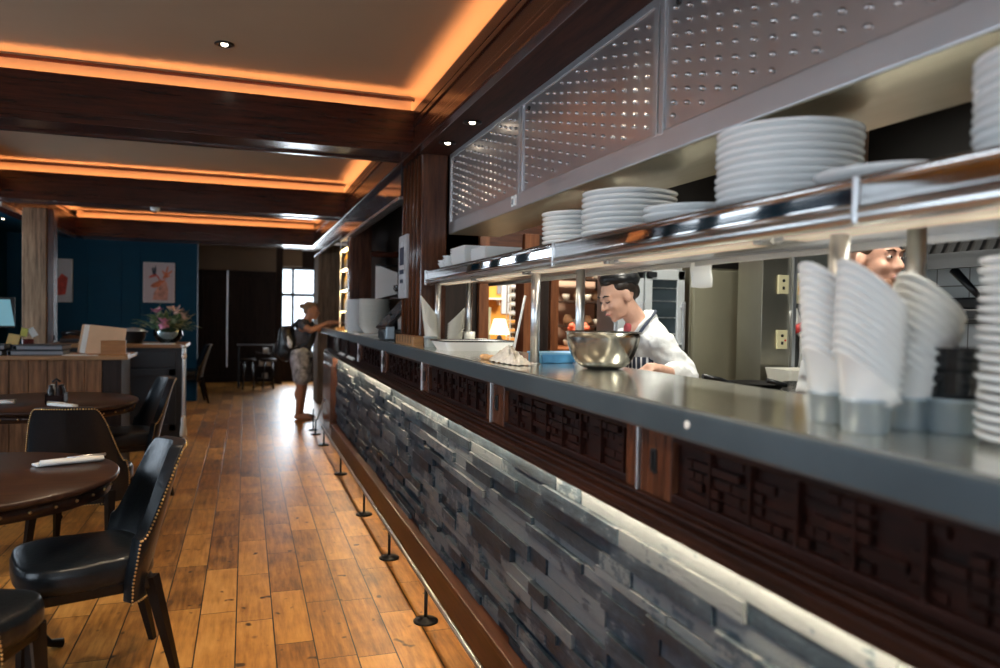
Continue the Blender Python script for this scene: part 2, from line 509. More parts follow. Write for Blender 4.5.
# ---- ceiling coffers: beams with a hidden light ledge
COFF = [(-3.2, 4.62), (4.94, 8.04), (8.34, 11.80)]
def lip(mb, x0, x1, y0, y1):
    mb.bb(x0, x1, y0, y1, ZB, ZL)
beams = MB()
def beam(nm, x0, x1, y0, y1, mat, steps):
    b = MB()
    b.bb(x0, x1, y0, y1, ZB+.02, ZL, .006)
    for (a, c, d, g, z0, z1) in steps: b.bb(a, c, d, g, z0, z1, .004)
    return struct(b.build(nm, mat))
def crossbeam(nm, y0, y1):
    # beam with moulded lower edge, wood lips to both light channels
    b = MB()
    b.bb(BX0-.25, BX1, y0, y1, ZB+.012, ZL-.05, .005)
    b.bb(BX0, BX1, y0-.0, y0+.025, ZL-.06, ZL, .004)
    b.bb(BX0, BX1, y1-.025, y1+.0, ZL-.06, ZL, .004)
    b.bb(BX0, BX1, y0-.018, y0+.03, ZB, ZB+.05, .006)
    b.bb(BX0, BX1, y1-.03, y1+.018, ZB, ZB+.05, .006)
    b.bb(BX0, BX1, y0-.009, y0+.03, ZB+.05, ZB+.075, .004)
    struct(b.build(nm, M['mahogX']))
    # cream upstand on top of the beam between the two light channels
    struct(MB().bb(BX0, BX1, y0+.10, y1-.10, ZL-.055, ZC).build('trim_2', M['cream']))
    struct(MB().bb(BX0+.08, BX1-.08+.1, y0+.085, y0+.10, ZC-.030, ZC-.012, .003).bb(BX0+.08, BX1-.08+.1, y1-.10, y1-.085, ZC-.030, ZC-.012, .003).build('trim_3', M['mahogX']))
crossbeam('beam_1', 4.62, 4.94)
crossbeam('beam_2', 8.04, 8.34)
crossbeam('beam_3', 11.80, 12.30)
# long beam beside the bar (fascia) with mouldings and the left bounding beam
b = MB()
b.bb(BX1, 1.20, -3.2, 12.2, ZB+.012, ZL-.05, .004)
b.bb(BX1-.004, BX1+.022, -3.2, 12.2, ZL-.06, ZL, .004)
b.bb(BX1-.022, BX1+.03, -3.2, 12.2, ZB, ZB+.055, .008)
b.bb(BX1-.014, BX1+.03, -3.2, 12.2, ZB+.055, ZB+.085, .006)
b.bb(BX1-.010, BX1+.03, -3.2, 12.2, ZL-.10, ZL-.075, .005)
struct(b.build('beam_4', M['mahog']))
struct(MB().bb(BX1+.10, 1.2, -3.2, 12.2, ZL-.055, ZC+.1).build('trim_4', M['cream']))
struct(MB().bb(BX1+.085, BX1+.10, -3.2, 12.2, ZC-.030, ZC-.012, .003).build('trim_5', M['mahog']))
b = MB()
b.bb(BX0-.22, BX0, -3.2, 12.2, ZB, ZL-.05, .004)
b.bb(BX0-.02, BX0+.004, -3.2, 12.2, ZL-.06, ZL, .004)
struct(b.build('beam_5', M['mahog']))
struct(MB().bb(BX0-.22, BX0-.10, -3.2, 12.2, ZL-.055, ZC).build('trim_6', M['cream']))
struct(MB().bb(BX0-.10, BX0-.085, -3.2, 12.2, ZC-.030, ZC-.012, .003).build('trim_7', M['mahog']))
struct(MB().bb(-3.2, BX0-.2, -3.2, 12.3, 2.44, 2.5).build('ceiling_side', M['blue']))
struct(MB().bb(BX0+.005, BX0+.03, 8.36, 11.7, ZB-.035, ZB+.0).build('trim_8', M['steel']))
# led strips lying in the channels
names = ['nearest ceiling coffer', 'middle ceiling coffer', 'farthest ceiling coffer']
for i, (a, c) in enumerate(COFF):
    m = MB()
    a2 = a if i == 0 else a-.055
    z = ZL-.045
    m.bb(BX0-.07, BX1+.07, c+.040, c+.066, z, z+.012)
    if i: m.bb(BX0-.07, BX1+.07, a-.066, a-.040, z, z+.012)
    m.bb(BX1+.040, BX1+.066, a2, c+.040, z, z+.012)
    m.bb(BX0-.066, BX0-.040, a2, c+.040, z, z+.012)
    tag(m.build('light_strip', M['led']), 'warm orange light strip hidden on the ledge of the ' + names[i], 'light strip', 'ceiling cove lights')

struct(MB().bb(-3.4, 6.0, 12.2, 12.30, 2.50, 3.1).build('wall_sky_seal', M['darkkit']))  # added unseen, closes the gap where sky light leaked in
struct(MB().bb(-3.4, BX0-.2, -3.2, 12.25, 2.5, 2.56).build('ceiling_side_top', M['darkkit']))
# pillars on the bar
def pillar(nm, x0, x1, y0, y1, z0, z1, mat):
    b = MB().bb(x0, x1, y0, y1, z0, z1, .008)
    n = 5
    for k in range(n):
        y = y0 + (y1-y0)*(k+.5)/n
        b.cyl((x0, y, z0+.05), (x0, y, z1-.02), .018, n=10)
    return struct(b.build(nm, mat))
pillar('pillar_1', 1.03, 1.195, 4.60, 5.16, CZT, ZB+.015, M['mahogZ'])
pillar('pillar_2', 1.03, 1.24, 7.86, 8.08, CZT, ZB+.015, M['mahogZ'])
struct(MB().bb(1.03, 1.48, 11.6, 12.3, 0, ZB+.015, .01).build('pillar_3', M['oldpost']))
# soffit above the pass, dark wood
struct(MB().bb(1.0, 1.62, -3.2, 4.62, 2.392, 2.42).build('ceiling_soffit', wood('soffit_dark_wood', (.012,.004,.0028), (.055,.018,.010), 'Y', .5, 5, 0, .05, .12)))
# glossy lowered bulkhead between the pillars
b = MB().bb(1.0, 1.06, 5.12, 8.5, 2.20, 2.41, .004)
struct(b.build('beam_6', plain('glossy_black_panel', (.016,.020,.026), .12, 0, .1, 4)))
struct(MB().bb(.985, 1.065, 5.12, 8.5, 2.178, 2.20, .004).build('trim_9', M['steel']))
struct(MB().bb(2.6, 4.5, 4.86, 4.92, 1.70, 3.0).build('wall_kitchen_mid', M['darkkit']))
struct(MB().bb(1.0, 1.06, 8.5, 12.0, 2.25, 2.41, .004).build('beam_7', M['mahog']))
# old timber post at the left
struct(MB().bb(-2.16, -1.94, 8.8, 9.02, 0, ZB+.02, .012).build('pillar_4', M['oldpost']))
struct(MB().bb(-1.945, -1.885, 8.84, 9.02, 0, ZB+.02, .004).build('trim_10', M['mahogZ']))

# partition behind the pass end: dark wall, door jambs, openings into the lit room
PY_ = 5.25
struct(MB().bb(1.195, 1.60, PY_, PY_+.12, CZT+.002, 3.0).bb(1.46, 1.60, PY_, PY_+.12, 0, CZT+.002).build('wall_partition', M['darkpanel']))
struct(MB().bb(1.195, 3.2, PY_, PY_+.12, 1.72, 3.0).bb(1.66, 3.2, PY_, PY_+.12, 0, 1.12).build('wall_partition_header', M['redwood2']))
b = MB().bb(1.60, 1.675, PY_-.05, PY_+.14, 0, 2.0, .005)
b.bb(1.945, 2.06, PY_-.05, PY_+.14, 0, 2.0, .005)
b.bb(2.16, 2.225, PY_-.05, PY_+.14, 0, 2.0, .005)
struct(b.build('door_1', M['redwood']))
struct(MB().bb(2.06, 2.16, PY_-.01, PY_+.12, 0, 2.0).build('wall_partition_strip', M['darkpanel']))
struct(MB().bb(1.58, 4.6, 7.6, 7.75, 0, 3.0).build('wall_kitchen_back', M['pinkwall']))
struct(MB().bb(2.30, 2.84, 7.56, 7.6, .6, 2.4).build('wall_kitchen_panel', M['amber']))
struct(MB().bb(1.50, 1.56, PY_+.12, 11.6, 0, 3.0).build('wall_bar_back', M['darkpanel']))
struct(MB().bb(4.5, 4.6, 4.2, 7.6, 0, 3.0).build('wall_kitchen_side', M['pinkwall']))

# ================================================================== THE BAR
YB0, YB1 = -1.6, 9.90
rng = random.Random(11)
bar = thing('bar_front', 'long dark bar front clad in split grey stone under carved wooden frieze', 'bar', (1.1, 4.0, 0))
# carcass
MB().bb(.985, 1.36, YB0, 9.3, .0, CZB).build('carcass', M['darkkit'], bar)
# split stone cladding: courses of random strips
m = MB()
z = .165
while z < .905:
    hgt = rng.choice((.026, .032, .038, .046, .055))
    if z+hgt > .897: hgt = .905-z
    y = YB0 + rng.uniform(-.3, 0)
    while y < 8.28:
        ln = rng.uniform(.14, .55)
        y2 = min(y+ln, 8.28)
        p = rng.choice((.0, .003, .008, .013, .018, .024)) if z < .82 else rng.choice((.0, .003, .006))
        q = .0008
        m.bb(.955-p, .99, y+q, y2-q, z+q, z+hgt-q)
        y = y2
    z += hgt
st = m.build('stone_cladding', M['stone'], bar)
# skirting step
m = MB().bb(.895, .99, YB0, 8.3, 0, .150, .004)
m.bb(.887, .99, YB0, 8.3, .150, .178, .006)
m.build('skirting', M['skirt'], bar)
# ledge moulding under the frieze
m = MB().bb(.905, .99, YB0, 9.28, .918, .940, .005).bb(.925, .99, YB0, 9.28, .94, .953, .004).bb(.94, .99, YB0, 9.28, .953, .962, .003)
m.bb(.905, .913, YB0, 9.28, .905, .92, .002)
m.build('ledge_moulding', wood('ledge_dark_wood', (.006,.0025,.002), (.028,.009,.005), 'Y', .45, 5, 0, .05, .12), bar)
MB().bb(.9135, .9215, YB0, 8.27, .911, .9175).build('light_strip', M['ledw'], bar)
# frieze: panels of fretwork, stiles, steel joint strips
divs = [-.72, .48, 1.69, 2.90, 4.17, 5.48, 6.73, 7.42, 8.07, 9.28]
for i in range(len(divs)-1):
    a, c = divs[i], divs[i+1]
    if i >= 6:                               # small open cubbies at the far end
        q = MB().bb(.955, .985, a+.03, c-.03, .962, CZB)
        q.bb(.935, .985, a+.02, a+.05, .962, CZB, .004).bb(.935, .985, c-.05, c-.02, .962, CZB, .004)
        q.build('cubby_panel', M['carved'], bar)
        if i < 8:
            MB().box((.93, (a+c)/2, .972), (.03, (c-a)*.62, .012), (0, R(-35), 0), .003).build('cubby_lip', M['paper'], bar)
        continue
    p = MB().bb(.972, .985, a+.05, c-.15, .962, CZB)
    # rails of the frame
    p.bb(.955, .985, a, c-.012, .962, .985, .004).bb(.955, .985, a, c-.012, CZB-.022, CZB, .004)
    y0_, y1_ = a+.09, c-.20
    z0_, z1_ = .985, CZB-.022
    nz, ny = 5, int((y1_-y0_)/.034)
    cz_, cyy = (z1_-z0_)/nz, (y1_-y0_)/ny
    for r_ in range(nz):
        k = 0
        while k < ny:
            run = rng.choice((1, 1, 2, 3))
            d = rng.choice((.004, .009, .014))
            if rng.random() < .72:
                p.bb(.972-d, .974, y0_+k*cyy+.003, min(y1_, y0_+(k+run)*cyy)-.003, z0_+r_*cz_+.003, z0_+(r_+1)*cz_-.003)
            k += run
    for k in range(0, ny, 4):
        p.bb(.955, .974, y0_+k*cyy-.004, y0_+k*cyy+.004, z0_, z1_)
    p.build('carved_panel', M['carved'], bar)
    MB().bb(.953, .985, a+.012, a+.07, .962, CZB, .005).build('stile', M['mahogZ'], bar)
    s_ = MB().bb(.950, .985, c-.155, c-.012, .962, CZB, .005).build('stile', M['mahogZ'], bar)
    MB().bb(.943, .951, c-.095, c-.072, 1.02, 1.08, .003).bb(.938, .944, c-.088, c-.079, 1.03, 1.075, .002).build('latch', M['blackmetal'], s_)
    MB().bb(.944, .985, c-.007, c+.000, .962, CZB, .001).build('joint_strip', M['steelZ'], bar)
# dark end panel of the bar
m = MB().bb(.90, .985, 8.29, 9.28, 0, .905, .006).bb(.885, .905, 8.36, 9.2, .12, .80, .006).bb(.985, 1.36, 9.2, 9.32, 0, CZB)
m.build('end_panel', M['mahogZ'], bar)

wt = thing('worktop', 'long grey edged bar counter top with shiny steel surface', 'counter', (1.18, 4.0, CZB))
m = MB().bb(CXF, CXB, YB0, YB1, CZB, CZT-.004, .008)
m.build('slab', M['counter'], wt)
MB().bb(CXF+.012, CXB-.004, YB0+.01, YB1-.01, CZT-.0045, CZT, .0015).build('steel_top', M['countertop'], wt)
m = MB()
for (y, zz) in ((1.42, 1.166),): m.cyl((CXF-.004, y, zz), (CXF+.01, y, zz), .009, n=10)
tag(m.build('edge_chip', M['paper'], wt), 'small bright chip on the counter edge')

# foot rail
fr = thing('foot_rail', 'thin metal foot rail on round footed posts along the bar', 'foot rail', (.79, 4.0, 0))
MB().tube([(.79, YB0, .158), (.79, 8.25, .158)], .011, 10).build('rail', M['steel'], fr)
for y in (8.0, 6.53, 5.18, 4.22, 3.30, 2.3, 1.3, .3):
    po = MB().cyl((.787, y, .0), (.787, y, .150), .008, n=10).build('post', M['blackmetal'], fr)
    MB().lathe([(0, 0), (.056, 0), (.057, .006), (.05, .011), (.014, .014), (.009, .022), (0, .022)], (.787, y, 0.0), 24).build('foot_disc', M['blackmetal'], po)
fe = thing('rail_bracket', 'slanted metal rail end rising beside the dark bar end', 'rail', (.80, 8.7, 0))
MB().tube([(.77, 8.75, .16), (.79, 8.78, .18), (.862, 8.9, .36), (.885, 8.92, .375)], .011, 10).build('rail', M['steelZ'], fe)
for y in (8.72, 9.05):
    po = MB().cyl((.765, y, 0), (.765, y, .165 if y < 9 else .25), .009, n=10).build('post', M['blackmetal'], fe)
    MB().lathe([(0, 0), (.056, 0), (.057, .006), (.05, .011), (.014, .014), (0, .02)], (.765, y, 0), 20).build('foot_disc', M['blackmetal'], po)

# ================================================================== PASS SHELF (GANTRY)
SX0, SX1 = 1.05, 1.47
SZ0, SZ1 = 1.578, 1.665
SY0, SY1 = -1.2, 4.56
ga = thing('pass_shelf', 'polished steel pass shelf on posts above the bar counter', 'pass shelf', (1.25, 2.0, CZT))
m = MB().bb(SX0+.012, SX1, SY0, SY1, SZ1-.014, SZ1, .003)
m.build('shelf_plate', M['steel'], ga)
m = MB()
m.tube([(SX0+.012, SY0, SZ1-.008), (SX0+.012, SY1, SZ1-.008)], .009, 12)
m.build('front_rim', M['redwood'] if False else steel('rim_steel', (.60,.57,.55), .16), ga)
# mirror polished fascia in two lengths with slightly concave profile
def fascia(y0, y1):
    prof = [(.003, SZ1-.012), (.003, SZ1-.02), (.0035, SZ1-.034), (.003, SZ1-.046), (.003, SZ1-.056)]
    m_ = MB()
    m_.grid(lambda u, v: (SX0+.006+prof[min(4, int(round(v*4)))][0], y0+(y1-y0)*u, prof[min(4, int(round(v*4)))][1]), 1, 4, .004, lambda u, v: (1, 0, 0))
    return m_
for a, c in ((SY0, 1.092), (1.100, 2.52), (2.526, SY1)):
    fascia(a, c).build('fascia', M['mirror'], ga)
m = MB().tube([(SX0+.018, SY0, SZ0+.016), (SX0+.018, SY1, SZ0+.016)], .0195, 18)
m.build('lower_rail', M['steel'], ga)
for y in (1.096, 2.523):
    MB().bb(SX0-.002, SX0+.02, y-.006, y+.006, SZ0, SZ1, .002).build('joint_strap', M['steelZ'], ga)
MB().bb(SX0-.003, SX0+.05, SY1-.006, SY1+.008, SZ0-.002, SZ1+.001, .002).build('end_cap', M['steelZ'], ga)
MB().bb(SX0+.02, SX1, SY0, SY1, SZ0+.018, SZ0+.026).build('underside', M['steel'], ga)
MB().bb(SX1-.008, SX1, SY0, SY1, SZ0-.0, SZ1-.012).build('rear_flange', M['steel'], ga)
for y in (-.4, 1.21, 2.87, 4.52):
    for x in (1.125, 1.325):
        po = MB().cyl((x, y, CZT), (x, y, SZ0+.02), .019, n=20).build('post', M['steelZ'], ga)
        MB().lathe([(0, 0), (.026, 0), (.026, .004), (.018, .007), (0, .007)], (x, y, CZT), 20).build('post_flange', M['steelZ'], po)
k = 0
for y0_ in (-.85, -.10, .66, 1.42, 2.18, 2.94, 3.70):
    lf = MB().bb(1.100, 1.165, y0_+.03, y0_+.69, SZ0-.006, SZ0+.013, .006).build('lamp_cover', M['cream_diff'], ga)
    MB().bb(1.204, 1.214, y0_+.04, y0_+.68, SZ0+.006, SZ0+.018, .001).build('lamp_light_stop', M['steel'], lf)  # added plate, keeps the tube light off the shelf underside
    MB().bb(1.176, 1.196, y0_+.05, y0_+.67, SZ0+.011, SZ0+.015).build('lamp_tube', M['lamptube'], lf)
    for q_ in (y0_, y0_+.688): MB().bb(1.10, 1.16, q_, q_+.032, SZ0-.008, SZ0+.012, .003).build('lamp_end', M['steel'], lf)

# ================================================================== HOOD FACING
HX = 1.20
hd = thing('extraction_hood', 'long steel extraction hood front with studded panels above the pass shelf', 'hood', (1.35, 2.0, 1.9))
HY = [-1.62, -.36, .86, 2.06, 3.30, 4.575]
MB().bb(HX, HX+.03, -1.62, 4.575, 2.365, 2.402, .003).build('top_rail', M['hood'], hd)
m = MB().bb(HX, HX+.03, -1.62, 4.575, 1.90, 1.972, .004)
m.build('bottom_rail', M['hood'], hd)
MB().bb(HX+.004, HX+.33, -1.62, 4.575, 1.897, 1.905).bb(HX+.32, HX+.335, -1.62, 4.575, 1.897, 1.94).build('underside', steel('hood_under_steel', (.42,.39,.29), .42), hd)
for i in range(5):
    a, c = HY[i], HY[i+1]
    p = MB().bb(HX+.008, HX+.02, a+.03, c-.03, 1.968, 2.368)
    ny = int((c-a-.16)/.074); nz = 9
    for r_ in range(ny+1):
        for s_ in range(nz):
            y = a+.08+r_*(c-a-.16)/ny
            zz = 2.005+(s_+.5*(r_ % 2))*.040
            if zz > 2.35: continue
            p.ell((HX+.006, y, zz), (.010, .0125, .0075), (R(25), 0, 0), nu=10, nv=6)
    p.build('studded_panel', M['hoodpanel'], hd)
    MB().bb(HX-.001, HX+.02, c-.032, c-.004, 1.96, 2.375, .002).build('panel_strip', M['hood'], hd)
    MB().bb(HX-.001, HX+.02, a+.004, a+.032, 1.96, 2.375, .002).build('panel_strip', M['hood'], hd)
    MB().cyl((HX+.0, c-.10, 2.335), (HX+.012, c-.10, 2.335), .010, n=12).build('keyhole', M['black'], hd)
s_ = MB().bb(HX-.003, HX+.001, 3.335, 3.405, 1.915, 1.965, .001).build('sticker', M['paper'], hd)
MB().bb(HX-.0036, HX-.0028, 3.377, 3.392, 1.925, 1.953).build('sticker_mark', M['navy'], s_)
struct(MB().bb(HX+.02, HX+.06, -1.62, 4.58, 1.95, 2.40).build('wall_hood_back', M['darkkit']))
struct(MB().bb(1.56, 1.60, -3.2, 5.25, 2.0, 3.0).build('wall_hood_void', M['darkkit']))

# ================================================================== CROCKERY
def plate_mesh(rad, hgt, nm, mat, seg=48):
    t = .006
    prof = [(0, .002), (rad*.55, .002), (rad*.57, 0), (rad*.61, 0), (rad*.63, .004), (rad*.80, hgt*.42), (rad*.97, hgt-.008), (rad, hgt-.003),
            (rad, hgt), (rad*.975, hgt+.001), (rad*.80, hgt*.42+t+.002), (rad*.62, .004+t), (rad*.55, t+.002), (0, t+.002)]
    me_o = MB().lathe(prof, (0,0,0), seg).build(nm, mat)
    return me_o
def stack(proto, x, y, z, n, dz, lab, cat, group, first=True, jit=.002, rgen=random.Random(3)):
    """n copies from the bottom up; label names the place from the top"""
    for i in range(n):
        o = proto if (first and i == 0) else proto.copy()
        if o is not proto: COL.objects.link(o)
        o.location = (x+rgen.uniform(-jit, jit), y+rgen.uniform(-jit, jit), z+i*dz)
        o.rotation_euler = (0, 0, rgen.uniform(0, 6))
        k = n-1-i
        tag(o, lab % nth_top(k), cat, group)
P_big = plate_mesh(.172, .027, 'dinner_plate', M['white'])
# tall stack nearest (px 712-862), second stack, small stack, low pile
def rayp(px, py, d):
    v = RGT*((px-500)/FPX) + UPV*((334-py)/FPX) + FWD
    return EYE + v*d
stack(P_big, 1.262, 1.535, SZ1, 10, .0182, '%s white plate in the tallest stack on the pass shelf', 'plate', 'tall plate stack on shelf')
P2 = plate_mesh(.165, .026, 'dinner_plate', M['white'])
stack(P2, 1.262, 2.345, SZ1, 8, .0192, '%s white plate in the shelf stack beside the low pile', 'plate', 'second plate stack on shelf')
P3 = plate_mesh(.150, .026, 'side_plate', M['white'])
stack(P3, 1.255, 2.74, SZ1, 7, .0185, '%s white plate in the round stack farthest along the shelf', 'plate', 'farthest round plate stack on shelf')
P4 = plate_mesh(.150, .030, 'shallow_dish', M['white'])
stack(P4, 1.235, 1.895, SZ1, 2, .020, '%s white dish of the low pile between two tall plate stacks', 'plate', 'low pile of dishes on shelf')
P5 = plate_mesh(.140, .026, 'dinner_plate', M['white'])
o = P5; o.location = (1.205, 1.17, SZ1); tag(o, 'single wide white plate alone on the shelf above the joint strap', 'plate')
P6 = plate_mesh(.155, .024, 'dinner_plate', M['white'])
stack(P6, 1.265, .845, SZ1, 9, .0182, '%s white plate in the shelf stack cut by the right edge', 'plate', 'plate stack at right edge of shelf')
# square dishes at the far end of the shelf
def square_dish(w, d, h, nm, mat):
    m_ = MB()
    def ring(f, z_, wall=0):
        return [( sx*(w/2*f-wall), sy_*(d/2*f-wall), z_) for sx, sy_ in ((-1,-1),(1,-1),(1,1),(-1,1))]
    A, B, C, D = ring(.8, 0), ring(1, h), ring(1, h, .008), ring(.8, .006, .004)
    V = A+B+C+D
    F = [(3,2,1,0)]
    for k in range(4):
        k2 = (k+1) % 4
        F += [(k, k2, 4+k2, 4+k), (4+k, 4+k2, 8+k2, 8+k), (8+k, 8+k2, 12+k2, 12+k)]
    F.append((12,13,14,15))
    vs = m_._add(V, F)
    bmesh.ops.bevel(m_.bm, geom=[e for e in m_.bm.edges], offset=.004, segments=2, affect='EDGES')
    return m_.build(nm, mat)
sd_ = square_dish(.24, .30, .030, 'square_dish', M['white'])
stack(sd_, 1.21, 3.98, SZ1, 6, .014, '%s square white dish stacked at the dark pillar end of shelf', 'dish', 'square dishes on shelf', jit=.003, rgen=type('r', (), {'uniform': staticmethod(lambda a, b: 0 if b > 1 else random.uniform(a, b))}))
ob = square_dish(.20, .26, .028, 'oblong_dish', M['white'])
stack(ob, 1.19, 3.60, SZ1, 4, .013, '%s oblong white dish in the low pile beside the square dishes', 'dish', 'oblong dishes on shelf', jit=.003, rgen=type('r', (), {'uniform': staticmethod(lambda a, b: 0 if b > 1 else random.uniform(a, b))}))
sb = MB().lathe([(0,0), (.022,0), (.03,.012), (.045,.035), (.047,.037), (.043,.036), (.028,.016), (0,.012)], (0,0,0), 24).build('ramekin', M['white'])
stack(sb, 1.135, 4.28, SZ1, 3, .018, '%s small white ramekin at the very end of the shelf', 'ramekin', 'ramekins at shelf end')
sb2 = sb.copy(); COL.objects.link(sb2)
stack(sb2, 1.14, 4.42, SZ1, 2, .018, '%s ramekin of the shorter pile touching the shelf end', 'ramekin', 'short ramekin pile')

# slant rimmed bowls nested in steel pots
def slant_bowl(nm, mat, r0=.036, r1=.053, h=.085, sl=.062, seg=36):
    t = .004
    prof = [(0, 0), (r0-.006, 0), (r0, .006), (r1-.004, .93), (r1+.0025, .955), (r1+.0038, .985), (r1+.002, 1.0), (r1-t, 1.0), (r1-t-.003, .94), (r0-t, .012), (0, .010)]
    def zf(r, z_, a):
        if z_ < .5: return z_
        return (h + sl*math.cos(a))*z_
    return MB().lathe(prof, (0,0,0), seg, None, zf).build(nm, mat)
def pot(nm, r=.044, h=.062):
    prof = [(0, 0), (r*.84, 0), (r*.90, .004), (r*.97, h*.86), (r*1.02, h*.87), (r*1.03, h), (r*.97, h), (r*.92, h*.8), (r*.85, .006), (0, .005)]
    return MB().lathe(prof, (0,0,0), 36).build(nm, M['greymetalcup'])
def bowl_stack(x, y, z, n, dz, ang, lean, lab, group, potlab=None, proto=None, scl=1.0):
    if potlab:
        p_ = pot('steel_pot'); p_.location = (x, y, z); p_.scale = (scl,)*3; tag(p_, potlab, 'pot', 'steel pots on the counter')
        z0_ = z+.038*scl
    else: z0_ = z
    for i in range(n):
        o = proto if i == 0 and proto.get('label') is None else proto.copy()
        if o is not proto: COL.objects.link(o)
        o.location = (x+lean[0]*i*dz, y+lean[1]*i*dz, z0_+i*dz)
        o.rotation_euler = (0, 0, ang); o.scale = (scl,)*3
        tag(o, lab % nth_top(n-1-i), 'bowl', group)
aL = PI-R(18)         # image-left direction
sbw = slant_bowl('slant_bowl', M['white'], .040, .056, .062, .050)
bowl_stack(1.066, 1.072, CZT, 11, .0162, aL, (.03, -.01), '%s slant-rimmed white bowl in the foremost of three tall stacks', 'foremost slant bowl stack', 'steel pot holding the foremost slant bowl stack', sbw)
bowl_stack(1.098, 1.190, CZT, 11, .0165, aL+.2, (-.05, .03), '%s slant-rimmed white bowl in the stack half hidden behind the foremost', 'hidden slant bowl stack', 'steel pot under the half hidden slant bowl stack', sbw)
bowl_stack(1.184, 1.090, CZT, 10, .0160, aL+.1, (.24, -.08), '%s slant-rimmed white bowl in the stack leaning toward the dark tumblers', 'leaning slant bowl stack', 'steel pot under the leaning slant bowl stack', sbw)
# pot with dark tumblers
p_ = pot('steel_pot', .046, .064); p_.location = (1.225, 1.03, CZT); tag(p_, 'steel pot holding dark tumblers beside the right plate stack', 'pot', 'steel pots on the counter')
tum = MB().lathe([(0,0), (.030,0), (.033,.004), (.040,.075), (.041,.077), (.037,.076), (.030,.008), (0,.006)], (0,0,0), 32).build('tumbler', plain('smoked_glass', (.012,.014,.018), .08, 0, .05, 10, .5))
stack(tum, 1.225, 1.03, CZT+.012, 4, .022, '%s dark tumbler nested in the pot beside right plates', 'tumbler', 'dark tumblers')
# plates at the right edge of the counter
P7 = plate_mesh(.125, .022, 'soup_plate', M['white'])
stack(P7, 1.235, .835, CZT, 19, .0158, '%s soup plate in the counter stack cut by the right edge', 'plate', 'soup plates on the counter', jit=.004)
# far slant bowls by the pillar, enamel tray, small pots
sbc = slant_bowl('slant_bowl', M['cream_por'], .036, .050, .070, .060)
bowl_stack(1.06, 4.42, CZT, 10, .0152, aL+.15, (-.12, 0), '%s cream slant bowl in the stack touching the pillar foot block', 'cream slant bowls by the pillar', 'steel pot under cream bowls beside pillar', sbc)
sbd = slant_bowl('slant_bowl', M['cream_por'], .036, .052, .065, .052)
bowl_stack(1.195, 4.36, CZT, 9, .0152, -R(18), (.05, 0), '%s cream slant bowl in the stack behind the enamel tray', 'cream slant bowls by the tray', None, sbd)

# enamel tray
def tray(nm, L, W, h, mat, lab, cat, loc, rz, rim=None, n=None):
    t = thing(nm, lab, cat, loc, None, rz)
    m_ = MB()
    def rr(f, z_, inset=0):
        pts = []
        for cx_, cy_, a0 in ((1,1,0), (-1,1,90), (-1,-1,180), (1,-1,270)):
            for k in range(6):
                a = R(a0+k*18)
                rad = .03
                pts.append((cx_*(L/2*f-inset-rad)+rad*math.cos(a), cy_*(W/2*f-inset-rad)+rad*math.sin(a), z_))
        return pts
    rings = [rr(.86, 0), rr(1, h), rr(1.0, h, .006), rr(.86, .005, .004)]
    V = sum(rings, []); n_ = len(rings[0]); F = [tuple(range(n_))[::-1]]
    for r_ in range(3):
        for k in range(n_):
            F.append((r_*n_+k, r_*n_+(k+1) % n_, (r_+1)*n_+(k+1) % n_, (r_+1)*n_+k))
    F.append(tuple(3*n_+k for k in range(n_)))
    m_._add(V, F)
    m_.build('dish', mat, t, local=True)
    if rim:
        pts = [Vector(p) for p in rr(1.0, h, 0.0)]
        MB().tube(pts+[pts[0]], .0045, 8).build('rim', rim, t, local=True)
    return t
tray('enamel_tray', .42, .27, .052, M['white'], 'white enamel tray with dark rim on the counter beside cream bowls', 'tray', (1.205, 4.02, CZT), R(5), M['black'])
sp = MB().lathe([(0,0), (.032,0), (.034,.004), (.036,.05), (.033,.05), (.03,.006), (0,.005)], (0,0,0), 24).build('small_pot', M['cream_por'])
stack(sp, 1.33, 4.52, CZT, 2, .040, '%s small cream pot behind the white enamel tray', 'pot', 'small cream pots')
sp2 = sp.copy(); COL.objects.link(sp2)
sp2.location = (1.385, 4.44, CZT); tag(sp2, 'single small cream pot behind enamel tray, right of the stacked two', 'pot')
# crumpled film with food
rng = random.Random(5)
def crumple(u, v):
    a = u*2*PI
    r_ = (.02+.98*v)
    x = 1.035 + .055*r_*math.cos(a)*(1+.15*math.sin(3*a))
    y = 2.93 + .19*r_*math.sin(a)*(1+.12*math.sin(5*a))
    zz = CZT+.004 + .05*(1-v)**.7*(1+.4*math.sin(7*a+9*v)) + .004*math.sin(23*a+14*v)
    return (x, y, max(CZT+.002, zz))
wf = MB().grid(crumple, 48, 10).build('plastic_wrap', plain('milky_wrap', (.72,.70,.64), .25, 0, .2, 30, .3, .4))
tag(wf, 'crumpled heap of milky plastic wrap lying on the counter', 'wrap')
rng = random.Random(8)
o0 = None
for i in range(9):
    if o0 is None:
        o0 = MB().ell((0,0,0), (.019, .015, .011), nu=10, nv=7).build('bread_piece', plain('bread_crust', (.62,.36,.16), .7, 0, .3, 60)); o = o0
    else:
        o = o0.copy(); COL.objects.link(o)
    o.location = (1.03+rng.uniform(-.03, .035), 3.16+rng.uniform(-.07, .07), CZT+.011)
    o.rotation_euler = (0, 0, rng.uniform(0, 6))
    tag(o, 'small golden bread piece scattered on the counter before the plastic wrap', 'bread', 'bread pieces on the counter')
